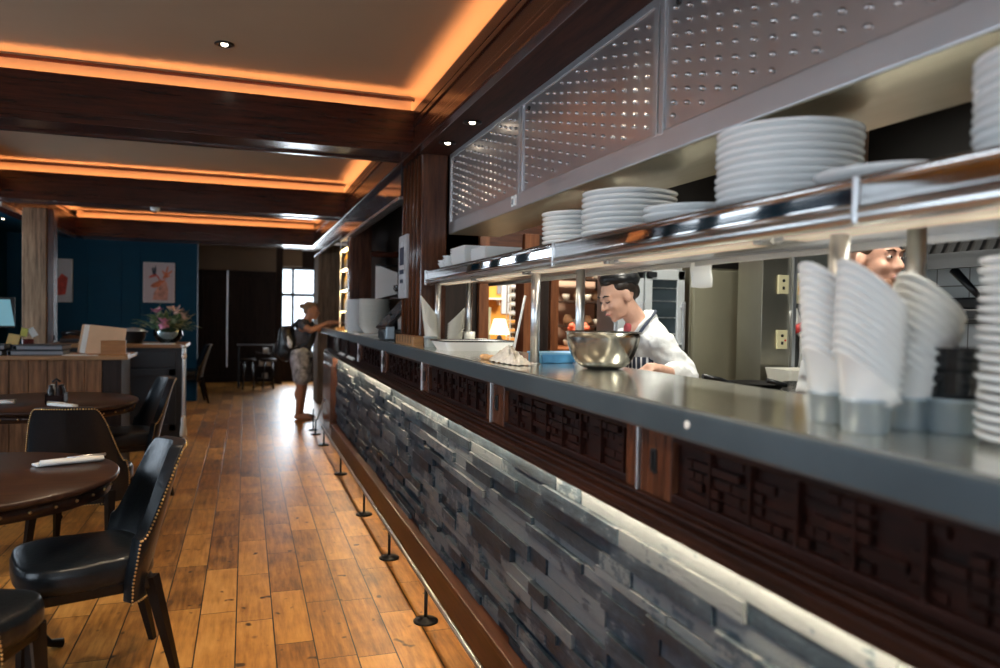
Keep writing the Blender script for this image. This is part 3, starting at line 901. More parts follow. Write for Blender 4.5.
# blue box tray
t = thing('blue_tray', 'light blue plastic tray on the counter behind the steel bowl', 'tray', (1.27, 2.98, CZT))
m = MB().bb(1.17, 1.36, 2.90, 3.06, CZT, CZT+.006, .002)
for a in ((1.17,1.176,2.9,3.06), (1.354,1.36,2.9,3.06), (1.17,1.36,2.9,2.906), (1.17,1.36,3.054,3.06)): m.bb(*a, CZT, CZT+.04, .002)
m.build('tray_body', M['bluebox'], t)
m = MB().bb(1.165, 1.365, 2.895, 3.065, CZT+.036, CZT+.044, .002); m.build('tray_lid', plain('pale_blue_lid', (.22,.50,.80), .35, 0, .05), t)
# leaning white stick
tag(MB().cyl((1.165, 3.26, CZT), (1.23, 3.27, CZT+.29), .006, n=10).build('stick', M['white']), 'thin white stick leaning beside the middle pass post', 'stick')
# big mixing bowl
RB = .142
prof = []
for k in range(13):
    t_ = k/12*R(84); prof.append((.045+(RB-.045)*math.sin(t_)**.85 if k else .045, .138*(1-math.cos(t_))/(1-math.cos(R(84)))))
prof = [(0, 0), (.04, 0)] + prof + [(RB+.006, .139), (RB+.006, .1415), (RB-.003, .141)]
inner = [(max(0, r_-.006), z_+.005) for r_, z_ in prof[2:-3]][::-1]
prof = prof + inner + [(0, .006)]
o = MB().lathe(prof, (0,0,0), 64).build('mixing_bowl', M['bowlsteel'])
o.location = (1.30, 2.60, CZT); tag(o, 'large steel mixing bowl on the counter before the bending chef', 'bowl')
# wood block, framed picture
bl = thing('wood_block', 'varnished wooden block with slots at the pillar foot on the bar', 'block', (1.0, 4.80, CZT))
MB().bb(.965, 1.035, 4.50, 5.05, CZT, CZT+.058, .006).build('block_body', M['oakX'], bl)
m = MB()
for k in range(6): m.bb(.963, 1.0, 4.55+k*.085, 4.56+k*.085, CZT+.012, CZT+.0585)
m.build('slot', M['black'], bl)
fp = thing('framed_picture', 'narrow framed print hanging on the reddish pillar face', 'picture', (1.0, 5.05, 1.52))
MB().bb(.996, 1.022, 4.88, 5.14, 1.50, 1.92, .004).build('picture_frame', plain('grey_frame', (.42,.43,.44), .5, 0, .05), fp)
pr = MB().bb(.992, .998, 4.91, 5.11, 1.54, 1.88).build('print', plain('pale_print', (.45,.47,.48), .5, 0, .4, 14), fp)
m = MB().bb(.990, .9925, 4.94, 5.08, 1.72, 1.84).bb(.990, .9925, 4.94, 5.08, 1.66, 1.69).bb(.990, .9925, 4.96, 5.06, 1.60, 1.625)
m.build('print_marks', M['navy'], pr)
# till terminal
ti = thing('till', 'black till with tilted screen on the far bar counter', 'till', (1.02, 5.55, CZT))
MB().bb(.95, 1.16, 5.42, 5.68, CZT, CZT+.075, .012).build('till_base', M['black'], ti)
sc = MB().box((1.05, 5.52, CZT+.19), (.30, .24, .022), (0, R(-46), R(10)), .006).build('screen', M['black'], ti)
MB().box((1.0415, 5.519, CZT+.1985), (.26, .20, .006), (0, R(-46), R(10))).build('screen_glass', plain('screen_grey', (.10,.105,.11), .12, 0, .1), sc)
MB().cyl((1.05, 5.56, CZT+.06), (1.04, 5.53, CZT+.19), .03).build('neck', M['black'], ti)
MB().bb(.96, 1.02, 5.38, 5.43, CZT+.008, CZT+.10, .006).build('card_reader', M['greymetalcup'], ti)
# white board hanging in the bar back
wb = thing('notice_board', 'white notice sheet hanging between the two bar pillars', 'notice', (1.16, 6.5, 1.5))
m = MB().prism([(-.10, .30), (.09, .235), (.09, .05), (-.10, 0)], (1.16, 6.5, 1.515), (1,0,0), (0,0,1), (0,1,0), .008)
m.build('sheet', M['paper'], wb)
MB().bb(1.06, 1.25, 6.497, 6.512, 1.80, 1.815, .002).build('hanger', M['blackmetal'], wb)
struct(MB().bb(1.02, 1.30, 6.50, 6.54, 1.88, 1.93).build('trim_11', M['mahogX']))
for k in range(3):
    g_ = MB().lathe([(0,0), (.02,0), (.02,.003), (.004,.006), (.004,.04), (.026,.07), (.024,.10), (.022,.10), (.024,.07), (0,.045)], (0,0,0), 20).build('wine_glass', M['glass']) if k == 0 else g_.copy()
    if k: COL.objects.link(g_)
    g_.location = (1.20, 6.1+.09*k, CZT+.33); tag(g_, 'small stemmed glass on a ledge under the white notice sheet', 'glass', 'glasses under the notice')
struct(MB().bb(1.16, 1.30, 5.9, 6.4, CZT+.315, CZT+.33).build('trim_12', M['mahogX']))
pb = MB().bb(-.055, .055, -.03, .03, 0, .19, .004).build('menu_box', M['paper']); pb.location = (1.17, 5.98, CZT+.0)
tag(pb, 'white upright menu box on bar behind the till', 'box')
# big white stacks far along the bar
PF = plate_mesh(.145, .026, 'dinner_plate', M['white'])
stack(PF, 1.085, 7.62, CZT, 18, .0175, '%s white plate in the big stack the woman reaches for', 'plate', 'far bar plate stack')
BF = MB().lathe([(0,0), (.08,0), (.09,.01), (.115,.05), (.142,.085), (.150,.088), (.138,.084), (.088,.014), (0,.010)], (0,0,0), 36).build('serving_bowl', M['cream_por'])
stack(BF, 1.12, 6.92, CZT, 13, .0195, '%s cream serving bowl in the stack nearer the till', 'bowl', 'serving bowls on far bar')
nf = MB().bb(-.10, .10, -.16, .16, 0, .012, .003).build('folded_napkin', M['paper']); nf.location = (1.02, 6.62, CZT); tag(nf, 'folded white cloth on bar before the serving bowls', 'cloth')

# lit bottle shelves at the far bar back
bs = thing('bottle_shelf', 'lit golden back bar shelf unit beyond the second pillar', 'shelf', (1.3, 8.9, 1.2))
m = MB()
for z_ in (1.42, 1.66, 1.90, 2.13): m.bb(1.06, 1.24, 8.14, 9.0, z_-.012, z_, .002)
m.build('shelf', M['steel'], bs)
MB().bb(1.225, 1.24, 8.12, 9.02, 1.2, 2.2).build('back_panel', M['amber'], bs)
MB().bb(1.05, 1.062, 8.12, 8.14, 1.2, 2.22).bb(1.05, 1.062, 9.0, 9.02, 1.2, 2.22).build('side_post', M['steelZ'], bs)
for z_ in (1.405, 1.645, 1.885, 2.115): MB().bb(1.07, 1.09, 8.14, 9.0, z_-.012, z_-.002).build('shelf_light', emit('gold_shelf_led', (1,.70,.28), 30), bs)
bo = MB().lathe([(0,0), (.034,0), (.036,.006), (.036,.11), (.028,.135), (.013,.155), (.013,.19), (.015,.192), (.015,.20), (0,.20)], (0,0,0), 18).build('bottle', plain('amber_bottle', (.50,.28,.06), .08, 0, .3, 6, .5))
bo2 = MB().lathe([(0,0), (.030,0), (.032,.006), (.034,.09), (.020,.125), (.011,.150), (.011,.18), (.013,.19), (0,.19)], (0,0,0), 18).build('bottle', plain('clear_bottle', (.70,.66,.55), .08, 0, .1, 6, .5))
u1 = u2 = False
rng = random.Random(21)
for s_, z_ in enumerate((1.42, 1.66, 1.90)):
    for k in range(8):
        b_ = rng.random() < .55
        if b_:
            o = bo if not u1 else bo.copy(); u1_ = u1; u1 = True
            if u1_: COL.objects.link(o)
        else:
            o = bo2 if not u2 else bo2.copy(); u2_ = u2; u2 = True
            if u2_: COL.objects.link(o)
        o.location = (1.12, 8.19+k*.105, z_)
        tag(o, ('amber' if b_ else 'pale clear') + ' bottle standing on the %s shelf of the lit back bar' % ('lowest', 'middle', 'top')[s_], 'bottle', '%s bottles on %s back bar shelf' % ('amber' if b_ else 'clear', ('lowest', 'middle', 'top')[s_]))
cp = MB().bb(-.05, .05, -.02, .02, .0, .03, .004).build('chopping_block', M['oakX']); cp.location = (1.0, 8.45, CZT); tag(cp, 'small wooden block at the far end of the bar by plate stack', 'block')

# ================================================================== KITCHEN
# glazed steel cabinet (two doors) behind the chef
cb = thing('glazed_fridge', 'tall pale steel cabinet with dark glass doors behind the chef', 'fridge', (2.28, 4.4, 0))
MB().bb(2.10, 2.565, 4.06, 4.30, 0, 1.72, .006).build('body', M['steelZ'], cb)
for a, c in ((2.105, 2.275), (2.285, 2.56)):
    d_ = MB()
    d_.bb(a, a+.05, 4.02, 4.06, .45, 1.69, .004).bb(c-.05, c, 4.02, 4.06, .45, 1.69, .004).bb(a, c, 4.02, 4.06, 1.63, 1.69, .004).bb(a, c, 4.02, 4.06, .45, 1.24, .004)
    d_ = d_.build('door', plain('pale_steel_frame', (.55,.58,.60), .35, .3, .05, 8), cb)
    MB().bb(a+.045, c-.045, 4.035, 4.05, 1.22, 1.64).build('door_glass', plain('dark_door_glass', (.02,.03,.035), .08, 0, .2, 8, .5), d_)
    MB().bb(c-.03, c-.012, 3.985, 4.0, 1.2, 1.5, .004).bb(c-.028, c-.014, 3.99, 4.03, 1.22, 1.24).bb(c-.028, c-.014, 3.99, 4.03, 1.46, 1.48).build('handle', M['steelZ'], d_)
    m = MB()
    for z_ in (1.30, 1.40, 1.50, 1.58): m.bb(a+.05, c-.05, 4.032, 4.036, z_-.004, z_+.004)
    m.build('rack', M['steel'], d_)
MB().bb(2.30, 2.36, 4.012, 4.022, 1.645, 1.675).build('display', M['black'], cb)
# large plain steel fridge
fg = thing('steel_fridge', 'wide plain brushed steel fridge right of the bending chef', 'fridge', (2.9, 4.3, 0))
MB().bb(2.60, 3.20, 4.03, 4.8, .08, 1.715, .006).build('body', steel('fridge_steel', (.40,.38,.30), .38, 'Z'), fg)
MB().bb(2.615, 3.03, 4.0, 4.03, .1, 1.70, .006).build('door', plain('fridge_door_steel', (.40,.38,.28), .36, .65, .1, 3), fg)
MB().bb(3.045, 3.19, 4.0, 4.03, .1, 1.70, .006).build('side_door', plain('fridge_side_steel', (.06,.058,.05), .4, .3, .1, 5), fg)
MB().bb(3.035, 3.045, 3.99, 4.03, .1, 1.70).build('edge_strip', M['steelZ'], fg)
m = MB()
for x in (2.65, 3.15):
    for y in (4.1, 4.7): m.cyl((x, y, 0), (x, y, .085), .02, n=10)
m.build('feet', M['blackmetal'], fg)
# steel column with sockets
struct(MB().bb(2.82, 3.02, 3.62, 3.85, 0, 2.6, .004).build('pillar_5', steel('column_steel', (.36,.34,.28), .40, 'Z')))
struct(MB().bb(3.02, 3.045, 3.60, 3.85, 0, 2.6, .002).build('trim_13', M['steelZ']))
def socket(z, lab, red):
    s = thing('socket', lab, 'socket', (2.95, 3.615, z))
    MB().bb(2.922, 2.995, 3.608, 3.62, z-.055, z+.055, .004).build('plate', M['paleyellow'], s)
    MB().cyl((2.957, 3.609, z+.022), (2.957, 3.604, z+.022), .009, n=12).build('switch', M['black'], s)
    MB().bb(2.950, 2.964, 3.603, 3.61, z-.03, z-.012, .002).build('outlet', M['black'], s)
    if red: MB().cyl((2.978, 3.609, z-.005), (2.978, 3.604, z-.005), .006, n=10).build('indicator', M['redplastic'], s)
socket(1.605, 'upper cream wall socket on the steel column', False)
socket(1.285, 'lower cream wall socket on the steel column', True)
MB_ = MB().bb(2.90, 2.99, 3.605, 3.62, 1.83, 1.90, .004).build('junction_box', M['paleyellow']); tag(MB_, 'cream junction box high on the steel column', 'box')
struct(MB().bb(2.72, 3.4, 3.30, 3.36, 0, 2.6).build('wall_kitchen_column', M['darkkit'])) if False else None
iso = thing('isolator_switch', 'cream isolator box with yellow switch right of the steel column', 'switch', (2.86, 3.55, 1.5))
MB().bb(3.06, 3.22, 3.68, 3.72, 1.50, 1.68, .006).build('box', M['paleyellow'], iso)
MB().bb(3.12, 3.20, 3.665, 3.685, 1.55, 1.63, .004).build('switch', plain('yellow_switch', (.75,.42,.04), .4, 0, .05), iso)
struct(MB().bb(3.045, 3.5, 3.72, 3.85, 0, 2.6).build('wall_kitchen_strip', plain('grey_green_board', (.12,.13,.12), .5, 0, .08)))
pl = thing('industrial_plug', 'white and red industrial plug hanging below the isolator', 'plug', (3.06, 3.65, 1.35))
MB().tube([(3.04, 3.64, 1.46), (3.055, 3.64, 1.41), (3.075, 3.63, 1.37)], [.036, .040, .036], 14).build('plug_body', M['paper'], pl)
MB().tube([(3.072, 3.632, 1.378), (3.092, 3.625, 1.335)], [.041, .041], 14).build('red_collar', M['redplastic'], pl)
MB().tube([(3.09, 3.625, 1.34), (3.11, 3.62, 1.30), (3.115, 3.63, 1.18), (3.12, 3.66, 1.0)], [.03, .016, .013, .013], 10).build('cable', M['paper'], pl)
# range worktop with pans
rg = thing('range', 'low black cooking range with steel top behind the counter', 'range', (2.75, 3.25, 0))
MB().bb(2.38, 3.6, 2.72, 3.55, .1, .96, .006).build('body', M['darkkit'], rg)
MB().bb(2.36, 3.62, 2.70, 3.57, .96, .985, .004).build('hob_top', plain('grimy_hob_top', (.045,.043,.040), .35, .6, .4, 12), rg)
for (x, y) in ((2.55, 2.95), (2.85, 2.95), (2.55, 3.32), (2.85, 3.32), (3.2, 2.95)):
    b_ = MB().lathe([(0,0), (.10,0), (.10,.012), (.08,.016), (.05,.012), (0,.012)], (x, y, .985), 24).build('burner', M['blackmetal'], rg)
    m = MB()
    for k in range(4):
        a = k*PI/2+.4
        m.box((x+.07*math.cos(a), y+.07*math.sin(a), 1.008), (.12, .012, .016), (0, 0, a))
    m.build('pan_support', M['blackmetal'], b_)
for k in range(5):
    x = 2.5+k*.22
    MB().cyl((x, 2.70, .88), (x, 2.67, .88), .022, n=14).build('knob', M['black'], rg)
m = MB()
for x in (2.42, 3.55):
    for y in (2.8, 3.5): m.cyl((x, y, 0), (x, y, .11), .025, n=10)
m.build('feet', M['blackmetal'], rg)
fr_ = thing('frying_pan', 'black frying pan on the range beside the bending chef', 'pan', (2.56, 3.32, 1.016))
MB().lathe([(0,0), (.11,0), (.15,.05), (.155,.05), (.147,.047), (.108,.006), (0,.006)], (2.56, 3.32, 1.016), 32).build('pan_body', M['blackmetal'], fr_)
MB().tube([(2.42, 3.32, 1.055), (2.34, 3.325, 1.085), (2.24, 3.33, 1.10)], [.012, .011, .014], 10).build('handle', M['black'], fr_)
sp_ = thing('saucepan', 'dark saucepan with raised handle on the range before the fridge', 'pan', (2.56, 2.95, 1.016))
MB().lathe([(0,0), (.10,0), (.105,.08), (.108,.082), (.101,.08), (.096,.006), (0,.006)], (2.56, 2.95, 1.016), 32).build('pan_body', M['steel'], sp_)
MB().tube([(2.46, 2.96, 1.085), (2.36, 2.98, 1.11)], [.010, .012], 10).build('handle', M['black'], sp_)
tray('gastro_container', .34, .26, .115, M['cream_por'], 'white rectangular food container on the range below the sockets', 'container', (2.95, 3.42, 1.012), R(-10))
for k in range(3):
    o = MB().lathe([(0,0), (.115,0), (.12,.006), (.09,.012), (0,.018)], (0,0,0), 30).build('pan_lid', M['steel']) if k == 0 else o.copy()
    if k: COL.objects.link(o)
    o.location = [(2.74, 3.08, 1.017), (2.92, 2.98, 1.017), (2.95, 3.18, 1.0)][k]
    if k == 2: o.location = (3.12, 3.12, 1.017)
    tag(o, ['steel lid lying on the range before the white food container', 'steel lid nearest the counter on the range', 'steel lid on range farthest right toward tiles'][k], 'lid', 'pan lids on the range')
# order ticket hanging under the shelf
tk = MB().grid(lambda u, v: (1.452+.055*u, 2.245-.045*u+.004*math.sin(6*v), 1.590-.085*v+.002*math.sin(5*u+2*v)), 8, 10, .0008, lambda u, v: (.3, .95, 0)).build('order_ticket', M['paper'])
tag(tk, 'white paper order ticket hanging from the back of the pass shelf', 'paper')
# tiled wall, canopy with baffle filters, wall shelf and slicer on the right
m, nt, b = nodes_of('wall_tiles')
br = N(nt, 'ShaderNodeTexBrick', Scale=1.0); br.offset = 0
br.inputs['Color1'].default_value = (.58,.60,.60,1); br.inputs['Color2'].default_value = (.52,.55,.55,1); br.inputs['Mortar'].default_value = (.22,.22,.21,1)
br.inputs['Brick Width'].default_value = .2; br.inputs['Row Height'].default_value = .2; br.inputs['Mortar Size'].default_value = .004
tc = N(nt, 'ShaderNodeTexCoord'); mp = N(nt, 'ShaderNodeMapping'); mp.inputs['Rotation'].default_value = (R(90), 0, R(90))
sx_ = N(nt, 'ShaderNodeSeparateXYZ'); cx_ = N(nt, 'ShaderNodeCombineXYZ')
nt.links.new(tc.outputs['Object'], sx_.inputs[0]); nt.links.new(sx_.outputs['Y'], cx_.inputs[0]); nt.links.new(sx_.outputs['Z'], cx_.inputs[1])
nt.links.new(cx_.outputs[0], br.inputs['Vector']); nt.links.new(br.outputs['Color'], b.inputs['Base Color']); b.inputs['Roughness'].default_value = .2
struct(MB().bb(3.66, 3.75, -3.2, 3.72, 0, 1.76).build('wall_kitchen_tiles', m))
struct(MB().bb(3.66, 3.75, -3.2, 3.72, 1.76, 3.0).build('wall_kitchen_upper', M['darkkit']))
cn = thing('canopy', 'black kitchen canopy with sloping baffle filters above the range', 'canopy', (3.2, 2.0, 1.72))
MB().bb(3.18, 3.66, -1.0, 3.4, 1.70, 1.735, .004).bb(3.18, 3.21, -1.0, 3.4, 1.66, 1.735).build('canopy_lip', steel('dark_canopy_steel', (.14,.14,.14), .4), cn)
MB().box((3.43, 1.2, 1.93), (.02, 4.4, .50), (0, R(28), 0)).build('filter_frame', M['darkkit'], cn)
for k in range(34):
    y = 1.0+k*.07
    MB().box((3.405, y, 1.92), (.02, .034, .42), (0, R(28), 0), .004).build('baffle', plain('baffle_steel', (.035,.035,.036), .5, .5, .1, 20) if k == 0 else bpy.data.materials['baffle_steel'], cn)
sh = thing('wall_shelf', 'dark metal shelf on the tiled kitchen wall', 'shelf', (3.55, 2.6, 1.40))
MB().bb(3.36, 3.66, 1.6, 3.5, 1.395, 1.42, .003).build('shelf_board', M['blackmetal'], sh)
for y in (1.9, 2.6, 3.3): MB().prism([(0,0), (.26,0), (.26,-.16)], (3.40, y, 1.395), (1,0,0), (0,0,1), (0,1,0), .012).build('bracket', M['blackmetal'], sh)
sl = thing('slicer', 'black machine with raised lever on the tiled wall shelf', 'machine', (3.5, 2.75, 1.42))
MB().bb(3.40, 3.62, 2.56, 2.99, 1.42, 1.47, .008).bb(3.44, 3.60, 2.60, 2.95, 1.47, 1.53, .01).build('machine_body', M['black'], sl)
MB().tube([(3.44, 2.76, 1.53), (3.42, 2.80, 1.58), (3.40, 2.88, 1.67)], [.016, .018, .022], 10).build('lever', M['black'], sl)
MB().cyl((3.42, 2.68, 1.53), (3.42, 2.68, 1.57), .05, n=20).build('dial', M['blackmetal'], sl)
for k in range(4):
    m = MB().lathe([(0,0), (.05,0), (.055,.07), (.058,.072), (.05,.068), (.045,.006), (0,.006)], (0,0,0), 24)
    o = m.build('cup', M['cream_por']) if k == 0 else o.copy()
    if k: COL.objects.link(o)
    o.location = (3.52, 2.42-.14*k, 1.42)
    tag(o, '%s cream cup in the row on the tiled wall shelf, counted from the black machine' % ('first', 'second', 'third', 'fourth')[k], 'cup', 'cups on the tiled shelf')
wc = thing('wall_cabinet', 'low steel cabinet standing against the tiled kitchen wall', 'cabinet', (3.5, 2.0, 0))
MB().bb(3.30, 3.66, 1.0, 2.66, .1, .96, .006).build('cabinet_body', M['steelZ'], wc)
MB().bb(3.28, 3.66, .98, 2.66, .96, .985, .004).build('cabinet_top', M['steel'], wc)
for a in (1.02, 1.57, 2.12):
    d_ = MB().bb(3.285, 3.302, a, a+.52, .14, .92, .004).build('door', M['steelZ'], wc)
    MB().bb(3.265, 3.285, a+.44, a+.46, .45, .65, .003).build('handle', M['steel'], d_)
m = MB()
for y in (1.1, 2.55):
    for x in (3.36, 3.6): m.cyl((x, y, 0), (x, y, .11), .02, n=10)
m.build('feet', M['blackmetal'], wc)

# ---- the lit room seen through the two openings
sd2 = thing('sideboard', 'long dark sideboard in the lit room behind the openings', 'sideboard', (2.9, 7.2, 0))
MB().bb(1.75, 4.3, 6.75, 7.55, .0, 1.05, .006).build('sideboard_body', M['darkpanel'], sd2)
MB().bb(1.72, 4.33, 6.72, 7.58, 1.05, 1.08, .004).build('sideboard_top', M['redwood'], sd2)
for k in range(4):
    d_ = MB().bb(1.80+k*.62, 2.38+k*.62, 6.735, 6.752, .12, .98, .004).build('door', M['darkpanel'], sd2)
    MB().cyl((2.33+k*.62, 6.735, .6), (2.33+k*.62, 6.715, .6), .015, n=10).build('knob', M['brass'], d_)
gb = MB().bb(2.15, 2.27, 6.98, 7.0, 1.08, 1.47, .003).build('panel_board', plain('pale_green_board', (.42,.47,.36), .6, 0, .06)); tag(gb, 'pale green upright board in the lit opening beside the door jamb', 'board')
pn = MB().bb(2.57, 2.80, 7.548, 7.556, 1.41, 1.75, .001).build('notice', plain('blue_white_notice', (.52,.60,.70), .7, 0, .06, 5)); tag(pn, 'pale blue white notice pinned on the amber wall', 'notice')
pn2 = MB().bb(2.52, 2.565, 7.548, 7.556, 1.62, 1.76, .001).build('notice', plain('grey_notice', (.22,.24,.28), .7, 0, .06, 5)); tag(pn2, 'small grey notice on amber wall left of the blue white notice', 'notice')
ws = thing('wall_ledge', 'narrow white ledge across the amber wall under the notices', 'shelf', (2.5, 7.5, 1.56))
MB().bb(2.32, 2.58, 7.44, 7.56, 1.555, 1.575, .003).build('ledge_board', M['paper'], ws)
MB().bb(2.36, 2.37, 7.47, 7.56, 1.50, 1.555).bb(2.52, 2.53, 7.47, 7.56, 1.50, 1.555).build('bracket', M['paper'], ws)
hl = thing('table_lamp', 'small cream shaded lamp glowing on the sideboard in the amber opening', 'lamp', (2.30, 6.85, 1.08))
MB().lathe([(.10, 1.21), (.055, 1.36), (.05, 1.36), (.095, 1.21)], (2.32, 6.86, 0), 28).build('lamp_shade', emit('lamp_shade_glow', (1,.80,.55), 2.2), hl)
MB().lathe([(0, 1.08), (.06, 1.08), (.06, 1.10), (.02, 1.12), (.03, 1.17), (.012, 1.21), (.012, 1.28), (0, 1.28)], (2.32, 6.86, 0), 24).build('lamp_base', M['navy'], hl)
bwl = MB().lathe([(0,0), (.04,0), (.085,.06), (.09,.06), (.08,.056), (.036,.006), (0,.006)], (2.46, 6.84, 1.08), 24).build('bowl', M['black']); tag(bwl, 'small black bowl on the sideboard right of the glowing lamp', 'bowl')
# wire rack with jars
jr = thing('jar_rack', 'tall narrow rack of small jars on sideboard beside red door jamb', 'rack', (2.47, 6.6, 1.08))
m = MB()
for x in (2.40, 2.545): m.bb(x-.005, x+.005, 6.78, 6.79, 1.08, 1.76).bb(x-.005, x+.005, 6.88, 6.89, 1.08, 1.76)
zs = [1.10+.085*k for k in range(8)]
for z_ in zs: m.bb(2.40, 2.545, 6.78, 6.89, z_-.006, z_)
m.build('rack_frame', M['paper'], jr)
n_ = 0
for r_, z_ in enumerate(zs):
    for k in range(3):
        if n_ == 0:
            j0 = thing('jar', 'x', 'jar', (0,0,0)); MB().lathe([(0,0), (.020,0), (.021,.004), (.021,.04), (0,.04)], (0,0,0), 14).build('jar_body', M['black'], j0, local=True)
            MB().lathe([(0,.04), (.022,.04), (.022,.055), (0,.055)], (0,0,0), 14).build('jar_lid', M['paper'], j0, local=True); j = j0
        else: j = copy_tree(j0)
        n_ += 1
        j.location = (2.427+.046*k, 6.835, z_)
        tag(j, '%s small dark jar with white lid on the %s level of the jar rack' % (('left', 'middle', 'right')[k], ('lowest', 'second', 'third', 'fourth', 'fifth', 'sixth', 'seventh', 'topmost')[r_]), 'jar', 'jars in the rack')
# crockery shelves before the pink wall
cs = thing('crockery_shelf', 'open dark shelf unit of crockery before the pinkish wall', 'shelf', (3.6, 7.35, 1.08))
m = MB()
for z_ in (1.30, 1.56, 1.80): m.bb(3.15, 4.2, 7.15, 7.52, z_-.02, z_, .002)
m.build('shelf_board', M['darkpanel'], cs)
m = MB()
for x in (3.16, 3.66, 4.19): m.bb(x-.012, x+.012, 7.49, 7.52, 1.08, 1.9)
m.build('upright', M['blackmetal'], cs)
rng = random.Random(4)
jug0 = MB().lathe([(0,0), (.035,0), (.05,.03), (.052,.06), (.036,.10), (.034,.115), (.03,.112), (.03,.10), (.046,.06), (0,.008)], (0,0,0), 20).build('jug', plain('brown_stoneware', (.16,.09,.05), .3, 0, .3, 20))
cup0 = MB().lathe([(0,0), (.03,0), (.042,.05), (.044,.07), (.040,.07), (.037,.05), (0,.006)], (0,0,0), 20).build('cup', M['cream_por'])
fs = {'jug': True, 'cup': True}
for s_, z_ in enumerate((1.08, 1.30, 1.56, 1.80)):
    for k in range(9):
        kind = 'jug' if (k+s_) % 2 else 'cup'
        src = jug0 if kind == 'jug' else cup0
        o = src if fs[kind] else src.copy()
        if not fs[kind]: COL.objects.link(o)
        fs[kind] = False
        o.location = (3.22+k*.112, 7.30+rng.uniform(-.05,.05), z_)
        tag(o, ('brown stoneware jug' if kind == 'jug' else 'pale cup') + ' standing on the %s of the crockery unit' % ('sideboard top', 'lowest shelf', 'middle shelf', 'top shelf')[s_], kind, kind+'s on %s crockery level' % ('sideboard', 'low', 'middle', 'top')[s_])
fl = MB()
for k in range(14): fl.ell((3.26+rng.uniform(-.09,.09), 7.1+rng.uniform(-.03,.03), 1.285+rng.uniform(-.03,.03)), (.035,.03,.028), nu=8, nv=6)
tag(fl.build('salmon_flowers', plain('salmon_petals', (.80,.20,.12), .7, 0, .2, 30)), 'bunch of salmon red blooms before the crockery shelves', 'flowers', None, None)
vs_ = MB().lathe([(0,0), (.04,0), (.06,.06), (.05,.15), (.04,.18), (.035,.18), (.045,.15), (0,.01)], (3.26, 7.1, 1.08), 20).build('vase', M['cream_por']); tag(vs_, 'pale vase under the salmon blooms on the sideboard', 'vase')

# kitchen ceiling lights (fluorescent fittings) and glow in the lit room
for k, (x, y, L_) in enumerate(((2.05, 1.9, 1.2), (2.05, 3.75, 1.0), (2.75, 5.0, .01))):
    if L_ < .1: continue
    kt = thing('fluorescent_light', ['fluorescent ceiling fitting over the kitchen aisle nearest the pass', 'fluorescent ceiling fitting over the kitchen by the fridge'][k], 'ceiling light', (x, y, 2.62), 'kitchen lights')
    MB().bb(x-.09, x+.09, y-L_/2, y+L_/2, 2.60, 2.66, .005).build('fitting', M['paper'], kt)
    MB().bb(x-.07, x+.07, y-L_/2+.03, y+L_/2-.03, 2.585, 2.602, .005).build('diffuser', M['tube'], kt)
    MB().cyl((x, y, 2.66), (x, y, 3.0), .012, n=8).build('hanger_rod', M['paper'], kt)

